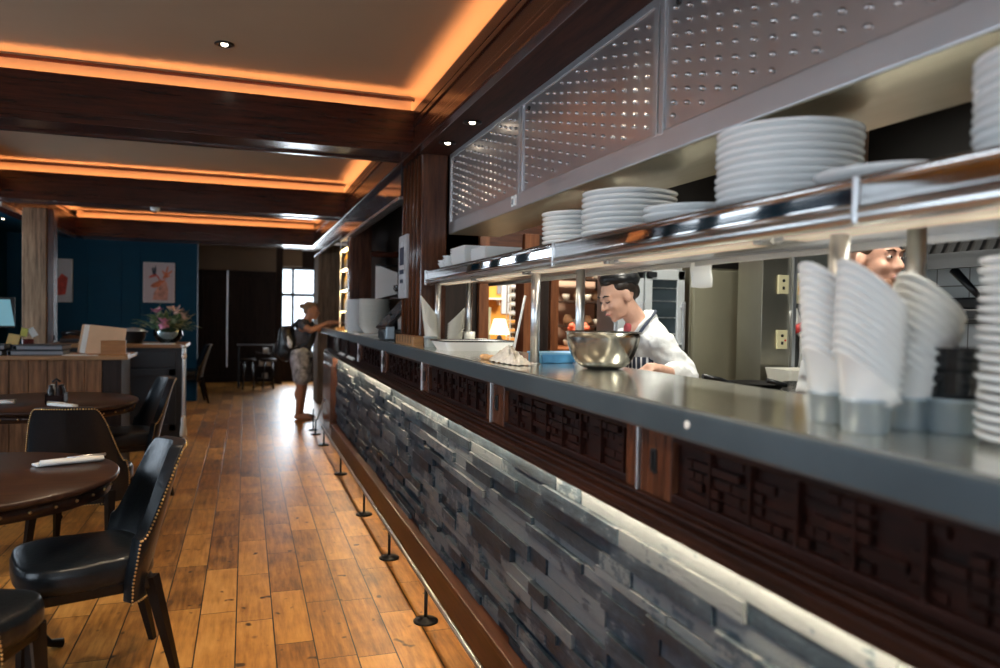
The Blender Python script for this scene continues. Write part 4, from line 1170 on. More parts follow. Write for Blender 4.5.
# ================================================================== DINING SIDE
def chair_mesh():
    """tub chair at the origin, facing +Y; parts: seat, backrest (> nail trim), seat frame, four legs"""
    t = thing('tub_chair', 'x', 'chair')
    # seat cushion
    m = MB()
    def seat(u, v):
        a = u*2*PI
        n_ = 3.6
        c, s_ = math.cos(a), math.sin(a)
        r_ = (abs(c)**n_+abs(s_)**n_)**(-1/n_)
        wx = .235 if s_ > 0 else .225
        z_prof = [(0.0, .395), (.93, .395), (1.0, .42), (1.0, .465), (.965, .488), (.8, .497), (0, .502)]
        k = v*(len(z_prof)-1); i = min(int(k), len(z_prof)-2); f = k-i
        q = z_prof[i][0]*(1-f)+z_prof[i+1][0]*f; zz = z_prof[i][1]*(1-f)+z_prof[i+1][1]*f
        return (wx*r_*c*q, .23*r_*s_*q+.015, zz)
    m.grid(seat, 48, 18)
    bmesh.ops.remove_doubles(m.bm, verts=m.bm.verts, dist=1e-5)
    m.build('seat', M['leather'], t, local=True)
    # wrapped back
    def htop(u):
        x = abs(u)
        w = max(0, min(1, (x-.46)/.52)); w = w*w*(3-2*w)
        return .875-.015*(x*x) - .30*w
    def pos(u, v, off=0):
        a = u*R(64)
        z0 = .33
        z = z0 + (htop(u)-z0)*v
        lean = .15*max(0, (z-.40))**1.15/.48
        wid = .278 + .015*math.sin(PI*min(1, v))
        fl = 1 + .05*(z-.4)
        x = (wid+off)*math.sin(a)*fl
        y = -(.225+off)*math.cos(a)**.8*1.0 - lean*(1-.25*abs(u)) + .01
        return Vector((x, y, z))
    def P(u, v): return pos(u*2-1, v)
    def Nn(u, v):
        a = (u*2-1)*R(64); return Vector((-math.sin(a), math.cos(a), .0))
    m = MB().grid(P, 40, 14, .048, Nn)
    bk = m.build('backrest', M['leather'], t, local=True)
    bm_ = bk.modifiers.new('round', 'BEVEL'); bm_.width = .014; bm_.segments = 3; bm_.limit_method = 'ANGLE'; bm_.angle_limit = R(50)
    # nail trim along the outer edge
    edge = [pos(-1, v/10, .004) for v in range(0, 11)] + [pos(-1+2*k/60, 1, .004)+Vector((0,0,-.008)) for k in range(1, 60)] + [pos(1, v/10, .004) for v in range(10, -1, -1)] + [pos(1-2*k/60, 0, .004) for k in range(1, 60)]
    nt_ = MB()
    acc = 0; last = edge[0]
    for a_, b_ in zip(edge, edge[1:]):
        d = (b_-a_).length
        k = 0
        while acc <= d:
            nt_.ell(a_.lerp(b_, acc/d if d else 0), (.0045,)*3, nu=6, nv=4); acc += .0135
        acc -= d
    nt_.build('nail_trim', M['brass'], bk, local=True)
    m = MB().bb(-.20, .20, -.20, .22, .355, .40, .01)
    m.build('seat_frame', M['darkleg'], t, local=True)
    for sx, sy, tx, ty in ((-1,1,.02,.03), (1,1,.02,.03), (-1,-1,.02,-.09), (1,-1,.02,-.09)):
        p0 = Vector((sx*.185, .185 if sy > 0 else -.185, .40)); p1 = Vector((sx*(.185+tx), (.185+ty*.5) if sy > 0 else -.185+ty, 0))
        l_ = MB()
        l_.tube([p0, p0.lerp(p1, .5), p1], [.026, .021, .014], 4, True, (1.15, 1.15), False)
        l_.build('leg', M['darkleg'], t, local=True)
    return t
c0 = chair_mesh()
def put_chair(first, x, y, rz, lab):
    c = c0 if first else copy_tree(c0)
    c.location = (x, y, 0); c.rotation_euler = (0, 0, R(rz))
    tag(c, lab, 'chair', 'black leather tub chairs')
put_chair(True, -.56, 3.17, 108, 'foremost black leather tub chair with nail trim at the near round table')
put_chair(False, -.86, 4.75, -6, 'black tub chair seen from behind between the two round tables')
put_chair(False, -.84, 6.17, 112, 'black tub chair at the far round table before the dark cabinet')
put_chair(False, -1.62, 4.85, -25, 'dark tub chair cut off at left edge between the round tables')
put_chair(False, -.85, 2.57, -18, 'dark tub chair at the bottom left corner beside the near table')
put_chair(False, -.82, 12.1, 100, 'distant dark chair alone on the boards before blue wall')

def round_table(x, y, r, lab, z=.75):
    t = thing('round_table', lab, 'table', (x, y, 0), 'round dining tables')
    MB().lathe([(0, z-.028), (r-.02, z-.028), (r-.004, z-.024), (r, z-.016), (r, z-.006), (r-.006, z), (0, z)], (x, y, 0), 72).build('tabletop', M['table'], t)
    ap = MB().lathe([(r-.06, z-.075), (r-.03, z-.075), (r-.028, z-.028), (r-.06, z-.028)], (x, y, 0), 72).build('apron', M['table'], t)
    m = MB()
    for k in range(36):
        a = 2*PI*k/36
        m.ell((x+(r-.027)*math.cos(a), y+(r-.027)*math.sin(a), z-.05), (.0065,)*3, nu=8, nv=5)
    m.build('nail_trim', M['brass'], ap)
    MB().lathe([(0, .16), (.055, .16), (.045, .20), (.03, .24), (.026, .45), (.034, .50), (.03, .60), (.06, z-.05), (.20, z-.03), (0, z-.03)], (x, y, 0), 24).build('column', M['blackmetal'], t)
    for k in range(4):
        a = 2*PI*k/4+.5
        d = Vector((math.cos(a), math.sin(a), 0))
        pts = [Vector((x, y, .24))+d*.02, Vector((x, y, .26))+d*.10, Vector((x, y, .22))+d*.19, Vector((x, y, .10))+d*.26, Vector((x, y, .03))+d*.31, Vector((x, y, .015))+d*.36]
        l_ = MB().tube(pts, [.022, .021, .019, .016, .016, .020], 10)
        l_.build('foot', M['blackmetal'], t)
    return t
round_table(-1.02, 3.30, .545, 'near round dark wooden table with brass studded rim')
round_table(-1.32, 5.88, .60, 'far round dark wooden table with brass studded rim beside plank desk')
def cutlery_roll(x, y, z, rz, lab):
    t = thing('napkin_roll', lab, 'napkin', (x, y, z), 'napkin rolls', rz)
    MB().tube([(-.115, 0, .013), (-.05, 0, .014), (.06, 0, .014), (.115, 0, .013)], [.022, .023, .023, .021], 14, True, (1, .56)).build('napkin', M['paper'], t, local=True)
    MB().box((-.10, .028, .006), (.07, .05, .010), (0, 0, .3), .003).build('napkin_corner', M['paper'], t, local=True)
    MB().tube([(-.02, -.004, .028), (.05, -.002, .029), (.125, .004, .027)], [.004, .0035, .006], 8).build('knife', M['steelZ'], t, local=True)
    MB().tube([(-.02, .010, .027), (.05, .011, .029), (.118, .012, .027)], [.004, .0035, .0075], 8, True, (1, .6)).build('fork', M['brass'], t, local=True)
cutlery_roll(-.675, 3.50, .75, R(20), 'white napkin with cutlery lying on the near round table')
cutlery_roll(-1.56, 5.72, .75, R(5), 'rolled white napkin on the left of the far round table')
cutlery_roll(-1.12, 5.50, .75, R(140), 'crumpled white napkin roll beside the condiment caddy')
cd = thing('condiment_caddy', 'dark carved condiment caddy on the far round table', 'caddy', (-1.20, 5.72, .75))
m = MB().bb(-1.255, -1.145, 5.66, 5.78, .75, .765, .003)
m.bb(-1.255, -1.247, 5.66, 5.78, .75, .82, .002).bb(-1.153, -1.145, 5.66, 5.78, .75, .82, .002).bb(-1.255, -1.145, 5.66, 5.667, .75, .81, .002).bb(-1.255, -1.145, 5.773, 5.78, .75, .82, .002)
m.build('caddy_box', M['carved'], cd)
MB().bb(-1.205, -1.195, 5.715, 5.725, .76, .90, .002).tube([(-1.225, 5.72, .895), (-1.2, 5.72, .915), (-1.175, 5.72, .895)], .007, 8).build('caddy_handle', M['blackmetal'], cd)
for k, (dx, dy, mm) in enumerate(((-.027, -.03, 'black'), (.027, -.03, 'carved'), (-.027, .03, 'cream_por'), (.027, .03, 'black'))):
    o = MB().lathe([(0,0), (.02,0), (.021,.004), (.021,.075), (.012,.095), (.012,.11), (0,.11)], (-1.20+dx, 5.72+dy, .766), 16).build('condiment_bottle', M[mm])
    tag(o, ['black sauce bottle at front left of the caddy', 'dark brown sauce bottle at front right of the caddy', 'cream sauce bottle at back left of the caddy', 'black sauce bottle at back right of the caddy'][k], 'bottle', 'bottles in the caddy')

# host desk in planks
dk = thing('host_desk', 'plank fronted wooden host desk with oak top', 'desk', (-2.0, 7.3, 0))
m = MB()
x = -3.15; rng = random.Random(2)
while x < -1.16:
    w = .135; m.bb(x+.002, min(x+w, -1.13)-.002, 6.98-rng.uniform(0, .006), 7.0, .06, .965, .003); x += w
m.build('plank_front', M['plankZ'], dk)
MB().bb(-1.13, -.985, 6.985, 7.5, 0, .965, .004).bb(-3.15, -1.12, 7.0, 7.45, .0, .95).build('desk_carcass', M['darkpanel'], dk)
MB().bb(-3.16, -.93, 6.93, 7.52, .965, 1.0, .006).build('desk_top', M['oakX'], dk)
# dark cabinet with drawer behind
ct = thing('dark_cabinet', 'dark painted cabinet with drawer and oak top behind the desk', 'cabinet', (-1.2, 8.95, 0))
cabm = plain('charcoal_paint', (.014,.016,.020), .45, 0, .12, 12)
MB().bb(-1.90, -.64, 8.68, 9.28, .0, .985, .006).build('cabinet_body', cabm, ct)
MB().bb(-1.92, -.60, 8.63, 9.31, .985, 1.022, .008).build('cabinet_top', M['oakX'], ct)
for a, c in ((-1.34, -.70), (-1.88, -1.38)):
    d_ = MB().bb(a, c, 8.66, 8.682, .78, .95, .006).build('drawer', cabm, ct)
    MB().lathe([(0,0), (.012,0), (.010,.012), (.026,.02), (.026,.028), (0,.034)], (0,0,0), 16, Matrix.Translation(((a+c)/2-.16, 8.66, .868)) @ Matrix.Rotation(R(90), 4, 'X')).build('knob', M['black'], d_)
    q = MB().bb(a, a+.07, 8.66, 8.682, .10, .76, .004).bb(c-.07, c, 8.66, 8.682, .10, .76, .004).bb(a, c, 8.66, 8.682, .69, .76, .004).bb(a, c, 8.66, 8.682, .10, .17, .004)
    q.build('door', cabm, ct)
# pale rope with tassel at the corner
rp = thing('rope', 'thin pale rope with tassel hanging at the cabinet corner', 'rope', (-.61, 8.62, 0))
MB().tube([(-.615, 8.61, 1.00), (-.613, 8.605, .95), (-.615, 8.61, .60), (-.615, 8.61, .26)], .009, 8).build('cord', M['paper'], rp)
MB().ell((-.615, 8.605, 1.0), (.03, .03, .018)).ell((-.614, 8.605, .90), (.026, .026, .035)).build('knot', M['paper'], rp)
MB().lathe([(0, .27), (.018, .26), (.028, .22), (.024, .18), (.034, .12), (.038, .05), (0, .04)], (-.615, 8.61, 0), 14).build('tassel', M['paper'], rp)
# papers, menus, binders, screen on the desk
mn = thing('menu_stand', 'wooden menu holder with tan menus standing on the desk', 'menu stand', (-1.1, 7.0, 1.0))
for k, (dx, dy, mt) in enumerate(((0, .0, 'kraft'), (-.05, .05, 'paper'), (-.075, .09, 'kraft'))):
    MB().box((-1.115+dx, 7.075+dy, 1.12), (.285, .008, .245), (R(-14), R(6), R(-4))).build('menu', M[mt], mn)
MB().bb(-1.145, -.955, 7.00, 7.03, 1.0, 1.125, .004).bb(-1.25, -.94, 6.99, 7.20, 1.0, 1.012, .003).build('holder', wood('orange_wood_block', (.22,.085,.02), (.42,.18,.05), 'X', .4, 5), mn)
for k, (x, y, w, z_, rz) in enumerate(((-1.62, 7.13, .40, 1.0, .03), (-1.60, 7.15, .36, 1.042, -.04), (-2.05, 7.12, .38, 1.0, .05), (-2.02, 7.15, .36, 1.045, 0))):
    b_ = thing('binder', ['lower dark ring binder lying on the desk by the menus', 'upper dark ring binder on the desk by the menus', 'lower dark folder at the left end of the desk', 'upper dark folder at the left end of the desk'][k], 'binder', (x, y, z_), 'binders on the desk', rz)
    MB().box((0, 0, .004), (w, .30, .006), None, .002).box((0, 0, .037), (w, .30, .006), None, .002).box((-w/2+.004, 0, .02), (.008, .30, .036), None, .002).build('cover', plain('navy_grey_cover', (.035,.045,.060), .5, 0, .1, 20) if k == 0 else bpy.data.materials['navy_grey_cover'], b_, local=True)
    MB().box((.012, 0, .0205), (w-.03, .285, .026)).build('pages', plain('grey_pages', (.28,.29,.31), .8, 0, .3, 70, 0, 0, .5, (1,1,20)) if k == 0 else bpy.data.materials['grey_pages'], b_, local=True)
pp = MB().bb(-1.42, -1.16, 6.95, 7.12, 1.0, 1.004).build('paper_sheet', M['paper']); tag(pp, 'loose white paper sheets on the desk left of menu holder', 'paper')
pp = MB().bb(-1.02, -.72, 8.66, 8.86, 1.022, 1.028).build('paper_sheet', M['paper']); tag(pp, 'white paper lying on oak cabinet top left of the vase', 'paper')
mo = thing('monitor', 'pale blue lit screen at left edge above the desk', 'monitor', (-2.0, 7.35, 1.0))
MB().box((-2.06, 7.32, 1.345), (.42, .02, .26), (R(-8), 0, R(8)), .004).build('casing', M['black'], mo)
MB().prism([(-.2, 0), (.215, 0), (.175, .222), (-.2, .222)], (-2.06, 7.306, 1.232), (1, .02, 0), (0, .1, 1), (0, 1, 0), .004).build('screen', emit('screen_glow', (.20,.44,.52), .42), mo)
MB().cyl((-2.06, 7.36, 1.0), (-2.06, 7.34, 1.28), .02, n=12).lathe([(0,1.0), (.10,1.0), (.10,1.012), (0,1.018)], (-2.06, 7.36, 0), 24).build('stand', M['black'], mo)
pt = thing('pencil_pot', 'dark red pot with pale tags on the desk before the old timber post', 'pot', (-1.74, 7.28, 1.0))
MB().lathe([(0,1.0), (.04,1.0), (.045,1.12), (.042,1.12), (.037,1.006), (0,1.006)], (-1.74, 7.28, 0), 20).build('pot_body', plain('dark_red_pot', (.09,.012,.014), .4, 0, .1), pt)
MB().box((-1.765, 7.27, 1.18), (.05, .006, .07), (.1, .2, 0)).build('yellow_tag', plain('yellow_green_tag', (.55,.55,.12), .7, 0, .1), pt)
MB().box((-1.705, 7.28, 1.18), (.05, .006, .08), (.1, -.5, 0)).build('white_tag', M['paper'], pt)
o = MB().box((-1.83, 7.22, 1.12), (.09, .02, .09), (R(-20), .2, 0), .004).build('sticky_note', plain('yellow_note', (.70,.52,.20), .7, 0, .05)); tag(o, 'yellow note block propped between screen and red pot', 'note')
nb = MB().bb(-1.92, -1.76, 7.18, 7.27, 1.0, 1.078, .003).build('paper_box', M['navy']); tag(nb, 'dark blue box on the desk under the yellow note block', 'box')
# phone and teapot like dark things on the cabinet
ph = thing('telephone', 'black desk telephone on the far cabinet behind the desk', 'telephone', (-1.66, 8.95, 1.022))
MB().box((-1.72, 8.95, 1.055), (.22, .20, .06), (R(12), 0, 0), .01).build('phone_base', M['black'], ph)
MB().tube([(-1.82, 8.92, 1.115), (-1.72, 8.90, 1.135), (-1.62, 8.92, 1.115)], [.026, .018, .026], 12).build('handset', M['black'], ph)
sk = MB().bb(-1.66, -1.44, 8.85, 9.02, 1.022, 1.04, .003).build('wood_tray', M['oakX']); tag(sk, 'small wooden tray beside the telephone on the cabinet', 'tray')
pot_ = thing('dark_dish', 'dark lidded dish on the oak topped cabinet behind the menus', 'dish', (-1.13, 9.0, 1.022))
MB().lathe([(0,0), (.08,0), (.115,.06), (.12,.115), (.14,.12), (.14,.128), (0,.128)], (-1.15, 9.0, 1.022), 28).build('dish_body', M['black'], pot_)
MB().lathe([(.13,.128), (.10,.15), (.03,.165), (0,.165)], (-1.15, 9.0, 1.022), 28).build('dish_lid', M['greymetalcup'], pot_)
# flower bowl
fb = thing('flower_vase', 'round clear glass bowl vase on the cabinet with pink flowers', 'vase', (-.80, 8.93, 1.022))
vx, vy, vz = -.80, 8.93, 1.022
MB().lathe([(0,.002), (.075,.0), (.125,.045), (.152,.10), (.145,.155), (.115,.19), (.11,.19), (.138,.155), (.145,.10), (.12,.05), (.07,.012), (0,.012)], (vx, vy, vz), 36).build('bowl', glass('vase_glass', (.86,.92,.93), .06, 0), fb)
MB().lathe([(0,.014), (.07,.014), (.116,.05), (.138,.09), (.142,.12), (0,.12)], (vx, vy, vz), 30).build('pebbles', plain('pale_pebbles', (.50,.52,.50), .5, 0, .4, 60, 0, .5), fb)
bq = thing('bouquet', 'pink and cream flower bunch with green leaves in the glass bowl', 'flowers', (vx, vy, vz+.1))
rng = random.Random(12)
stm = MB(); lv = MB(); lv2 = MB()
def leaf(mb, p, d, L, w):
    d = d.normalized(); s_ = d.cross(Vector((0,0,1)))
    if s_.length < .1: s_ = Vector((1,0,0))
    s_.normalize(); n_ = s_.cross(d)
    pts = []
    for k in range(7):
        t = k/6; ww = w*math.sin(PI*min(1, t*.95+.05))**.8*(1 if k < 6 else .05)
        c = p + d*(L*t) + n_*(-.25*L*t*t)
        pts.append((c-s_*ww, c+n_*(.15*w), c+s_*ww))
    V = [mb.bm.verts.new(q) for tr in pts for q in tr]
    for k in range(6):
        for j in range(2):
            f = mb.bm.faces.new((V[k*3+j], V[k*3+j+1], V[k*3+3+j+1], V[k*3+3+j])); f.smooth = True
heads = []
for k in range(52):
    a = rng.uniform(0, 2*PI); e_ = rng.uniform(.15, 1.2)
    d = Vector((math.cos(a)*math.cos(e_)*1.25, math.sin(a)*math.cos(e_), math.sin(e_)*.95))
    L = rng.uniform(.17, .30)
    p0 = Vector((vx, vy, vz+.10)); p1 = p0 + d*L + Vector((0,0,.03))
    stm.tube([p0, p0.lerp(p1, .5)+Vector((0,0,.03)), p1], .003, 5)
    heads.append((p1, d))
    for j in range(5):
        t = rng.uniform(.45, 1.0)
        dd = (d + Vector((rng.uniform(-1,1), rng.uniform(-1,1), rng.uniform(-.4,.8)))*.9)
        leaf(lv if rng.random() < .6 else lv2, p0.lerp(p1, t), dd, rng.uniform(.05, .10), rng.uniform(.010, .022))
stm.build('stems', plain('green_stems', (.06,.12,.04), .6, 0, .2), bq)
lv.build('leaves', plain('deep_leaves', (.09,.17,.07), .5, 0, .3, 20), bq)
lv2.build('pale_leaves', plain('sage_leaves', (.30,.36,.22), .6, 0, .2, 20), bq)
def flower(p, d, col, r_):
    f = MB()
    d = d.normalized(); u = d.cross(Vector((.3,.2,1))).normalized(); w = d.cross(u)
    for k in range(9):
        a = 2*PI*k/9
        leaf(f, p, (u*math.cos(a)+w*math.sin(a))*.8+d*(.9 if k % 2 else .5), r_, r_*.33)
    f.ell(p+d*.01, (r_*.25,)*3, nu=8, nv=6)
    f.build('bloom', col, bq)
pink = plain('pink_petals', (.62,.25,.36), .6, 0, .15, 20); crm = plain('cream_pink_petals', (.60,.42,.36), .6, 0, .15, 20)
flower(Vector((vx-.03, vy-.16, vz+.22)), Vector((.1,-1,.3)), pink, .085)
flower(Vector((vx-.11, vy-.04, vz+.34)), Vector((-.1,-.3,1)), pink, .075)
flower(Vector((vx+.09, vy-.10, vz+.34)), Vector((.3,-.6,.8)), crm, .085)
flower(Vector((vx+.15, vy-.04, vz+.30)), Vector((.7,-.5,.5)), crm, .065)
flower(Vector((vx+.03, vy+.02, vz+.37)), Vector((.1,-.3,1)), crm, .06)
# pictures on the blue wall
pc = thing('deer_picture', 'framed red and orange stag watercolour on the blue wall above flowers', 'picture', (-1.21, 12.28, 1.78))
MB().bb(-1.445, -1.015, 12.27, 12.30, 1.49, 2.085, .003).build('picture_frame', M['paper'], pc)
MB().bb(-1.435, -1.025, 12.266, 12.272, 1.50, 2.075).build('sheet', plain('pale_lilac_paper', (.56,.50,.52), .8, 0, .04, 4), pc)
def art(nm, polys, colr, dpt):
    m_ = MB()
    for pl_ in polys: m_.prism([(x*.43, y*.595) for x, y in pl_], (-1.445, dpt, 1.49), (1,0,0), (0,0,1), (0,-1,0), .001)
    m_.build(nm, colr, pc)
orange = plain('orange_wash', (.62,.19,.09), .8, 0, .35, 18); redw = plain('red_wash', (.52,.08,.06), .8, 0, .3, 18); dkw = plain('dark_wash', (.05,.06,.08), .8, 0, .3, 18); palew = plain('peach_wash', (.62,.32,.24), .8, 0, .35, 14)
art('body_wash', [[(.30,.06),(.78,.06),(.80,.30),(.74,.52),(.60,.56),(.44,.36),(.34,.24)]], palew, 12.2655)
art('head_wash', [[(.22,.40),(.34,.36),(.52,.40),(.62,.52),(.56,.58),(.42,.52),(.28,.46)], [(.58,.54),(.74,.60),(.62,.48)]], orange, 12.2645)
art('antler_wash', [[(.60,.58),(.66,.70),(.58,.80),(.64,.80),(.70,.74),(.76,.92),(.80,.90),(.76,.74),(.92,.82),(.92,.78),(.78,.68),(.90,.68),(.74,.62)]], orange, 12.2640)
art('antler_red', [[(.50,.56),(.42,.66),(.18,.60),(.20,.66),(.40,.72),(.48,.66),(.54,.58)]], redw, 12.2635)
art('antler_dark', [[(.30,.70),(.26,.84),(.34,.90),(.32,.80),(.40,.94),(.42,.82),(.40,.70)], [(.24,.42),(.34,.44),(.30,.40)], [(.50,.34),(.56,.40),(.52,.30)]], dkw, 12.2630)
p2 = thing('tall_picture', 'pale framed print on the blue wall half hidden by the timber post', 'picture', (-2.4, 12.28, 1.8))
MB().bb(-2.80, -2.375, 12.27, 12.30, 1.47, 2.09, .003).build('picture_frame', M['paper'], p2)
MB().bb(-2.79, -2.385, 12.266, 12.272, 1.48, 2.08).build('sheet', plain('pale_blue_paper', (.50,.54,.58), .8, 0, .06, 4), p2)
m = MB().prism([(.10,.06),(.33,.10),(.36,.34),(.28,.40),(.16,.22)], (-2.79, 12.266, 1.48), (1,0,0), (0,0,1), (0,-1,0), .001); m.build('figure_wash', redw, p2)
# detector on the beam, downlight in the coffer
sdv = thing('smoke_detector', 'small pale detector under the ceiling beam near blue wall', 'detector', (-.86, 8.2, ZB))
MB().lathe([(0,0), (.045,0), (.045,-.02), (.035,-.035), (0,-.04)], (-.86, 8.19, ZB+.012), 20).build('detector_body', M['paper'], sdv)
MB().lathe([(0,-.04), (.015,-.04), (.012,-.055), (0,-.056)], (-.86, 8.19, ZB+.012), 14).build('sensor', M['blackmetal'], sdv)
def downlight(x, y, z, lab):
    d = thing('downlight', lab, 'downlight', (x, y, z), 'recessed downlights')
    MB().lathe([(.048, 0), (.050, -.005), (.034, -.008), (.026, -.002), (.015, .002), (.015, .006)], (x, y, z), 28).build('ring', M['blackmetal'], d)
    MB().lathe([(0, -.010), (.012, -.010), (.016, -.006), (.016, 0)], (x, y, z), 20).build('lamp', M['spot'], d)
downlight(-.115, 4.15, ZC, 'small recessed downlight in the nearest ceiling coffer')
downlight(-2.75, 10.4, 2.44, 'added downlight in the low side ceiling to brighten the left wall')  # fixture added for the lamp that brightens the left wall
downlight(1.10, 3.75, 2.392, 'recessed downlight in dark soffit nearest the first pillar')
downlight(1.10, 4.25, 2.392, 'second recessed downlight in dark soffit, right by the pillar')
# far table with stools in the dark end
ft = thing('high_table', 'dark high table at the far end before the black post', 'table', (.30, 14.4, 0))
MB().bb(-.15, .52, 14.2, 14.7, .74, .77, .004).build('tabletop', M['darkpanel'], ft)
for x in (-.11, .48):
    for y in (14.24, 14.66): MB().bb(x-.02, x+.02, y-.02, y+.02, 0, .74).build('leg', M['darkleg'], ft)
for k, (x, y) in enumerate(((.05, 13.9), (.39, 13.95))):
    s_ = thing('stool', ['dark stool left of the pair before the far high table', 'dark stool nearest the black post at far table'][k], 'stool', (x, y, 0), 'far stools')
    MB().lathe([(0,.50), (.13,.50), (.14,.52), (.13,.545), (0,.55)], (x, y, 0), 20).build('seat', M['darkpanel'], s_)
    for a in range(4):
        MB().cyl((x+.09*math.cos(a*PI/2+.7), y+.09*math.sin(a*PI/2+.7), .5), (x+.13*math.cos(a*PI/2+.7), y+.13*math.sin(a*PI/2+.7), 0), .014, .011, 8).build('leg', M['darkleg'], s_)
ss = thing('side_shelf', 'low open shelf with white boxes beside the black post', 'shelf', (.40, 14.95, 0))
m = MB()
for z_ in (.08, .32, .56): m.bb(.22, .53, 14.95, 15.2, z_, z_+.02)
m.bb(.20, .22, 14.95, 15.2, 0, .60).bb(.53, .545, 14.95, 15.2, 0, .60)
m.build('shelf_frame', M['darkpanel'], ss)
for k, (x, z_) in enumerate(((.30, .34), (.43, .34), (.36, .10), (.37, .58))):
    o = MB().bb(x-.05, x+.05, 14.97, 15.1, z_, z_+.10, .004).build('white_box', M['paper']); tag(o, ['white box on left of the low shelf middle level', 'white box on right of the low shelf middle level', 'white box on the bottom level of the low shelf', 'white box on top of the low far shelf'][k], 'box', 'boxes on the low shelf')

# ================================================================== PEOPLE
def fuse(mb, name, mat, parent, voxel=.009, smooth=4, fac=.5):
    """join overlapping volumes of one figure into one continuous skin"""
    me = bpy.data.meshes.new('tmp_mesh')
    bmesh.ops.recalc_face_normals(mb.bm, faces=mb.bm.faces)
    mb.bm.to_mesh(me); mb.bm.free()
    tmp = bpy.data.objects.new('tmp_mesh', me); COL.objects.link(tmp)
    r_ = tmp.modifiers.new('r', 'REMESH'); r_.mode = 'VOXEL'; r_.voxel_size = voxel; r_.use_smooth_shade = True
    if smooth:
        s_ = tmp.modifiers.new('s', 'SMOOTH'); s_.iterations = smooth; s_.factor = fac
    dg = bpy.context.evaluated_depsgraph_get(); dg.update()
    me2 = bpy.data.meshes.new_from_object(tmp.evaluated_get(dg))
    me2.name = name
    bpy.data.objects.remove(tmp); bpy.data.meshes.remove(me)
    off = Vector((0,0,0)); p_ = parent
    while p_ is not None: off += p_.location; p_ = p_.parent
    me2.transform(Matrix.Translation(-off))
    me2.materials.clear(); me2.materials.append(mat)
    for pl_ in me2.polygons: pl_.use_smooth = True
    o = bpy.data.objects.new(name, me2); COL.objects.link(o); o.parent = parent
    return o
def frame(c, fwd, pitch=0.0, roll=0.0, s=1.0):
    f = Vector(fwd).normalized(); u = Vector((0,0,1)); r_ = f.cross(u).normalized()
    q = Matrix.Rotation(R(pitch), 3, r_)          # + looks up
    f = q @ f; u = q @ u
    q = Matrix.Rotation(R(roll), 3, f); u = q @ u; r_ = q @ r_
    m_ = Matrix(((r_.x, f.x, u.x, 0), (r_.y, f.y, u.y, 0), (r_.z, f.z, u.z, 0), (0,0,0,1)))
    return Matrix.Translation(Vector(c)) @ m_ @ Matrix.Scale(s, 4)
def head(mb, T, neck_to, female=False, jaw=1.0):
    mb.ell((0,-.012,.030), (.074,.094,.086), None, T, 24, 16)
    mb.ell((0,.028,-.025), (.062,.064,.080), None, T, 20, 14)
    mb.ell((0,.034,-.072), (.050*jaw,.050,.040), None, T, 18, 12)
    mb.ell((0,.070,-.096), (.022*jaw,.018,.017), None, T)
    mb.ell((0,.078,.034), (.050,.016,.013), None, T)
    for s_ in (-1, 1):
        mb.ell((s_*.034,.062,-.024), (.024,.026,.024), None, T)
        mb.ell((s_*.079,-.004,-.006), (.010,.021,.033), (0, s_*-.15, s_*.3), T)
        mb.ell((s_*.012,.094,-.028), (.010,.012,.009), None, T)
        mb.ell((s_*.031,.080,.014), (.015,.010,.008), None, T)
    mb.limb([(0,.086,.018), (0,.104,-.008), (0,.113,-.024)], [.008,.010,.0115], T, 10)
    mb.ell((0,.090,-.054), (.022,.012,.006), None, T); mb.ell((0,.087,-.066), (.020,.012,.007), None, T)
    a = T @ Vector((0,-.022,-.06))
    mb.limb([a, Vector(neck_to)], [.052 if female else .060, .056 if female else .066])
def face_bits(T, parent, hairm, lookdown=False, lipm='lips'):
    for s_ in (-1, 1):
        if lookdown:
            MB().tube([T @ Vector((s_*.018,.090,.006)), T @ Vector((s_*.031,.0915,.002)), T @ Vector((s_*.046,.083,.006))], .0028, 6).build('eyelashes', hairm, parent)
        else:
            e_ = MB().ell((s_*.031,.0815,.012), (.0125,.0095,.0065), None, T, 12, 8).build('eye', M['eyewhite'], parent)
            MB().ell((s_*.031+.002,.0890,.012), (.0052,.003,.0056), None, T, 10, 6).build('iris', M['eyedark'], e_)
        MB().tube([T @ Vector((s_*.014,.0925,.033)), T @ Vector((s_*.032,.0925,.040)), T @ Vector((s_*.052,.079,.034))], [.0035,.0045,.0025], 6).build('eyebrow', hairm, parent)
    MB().tube([T @ Vector((-.021,.0945,-.061)), T @ Vector((0,.1035,-.058)), T @ Vector((.021,.0945,-.061))], [.003,.006,.003], 8).build('lips', M[lipm], parent)
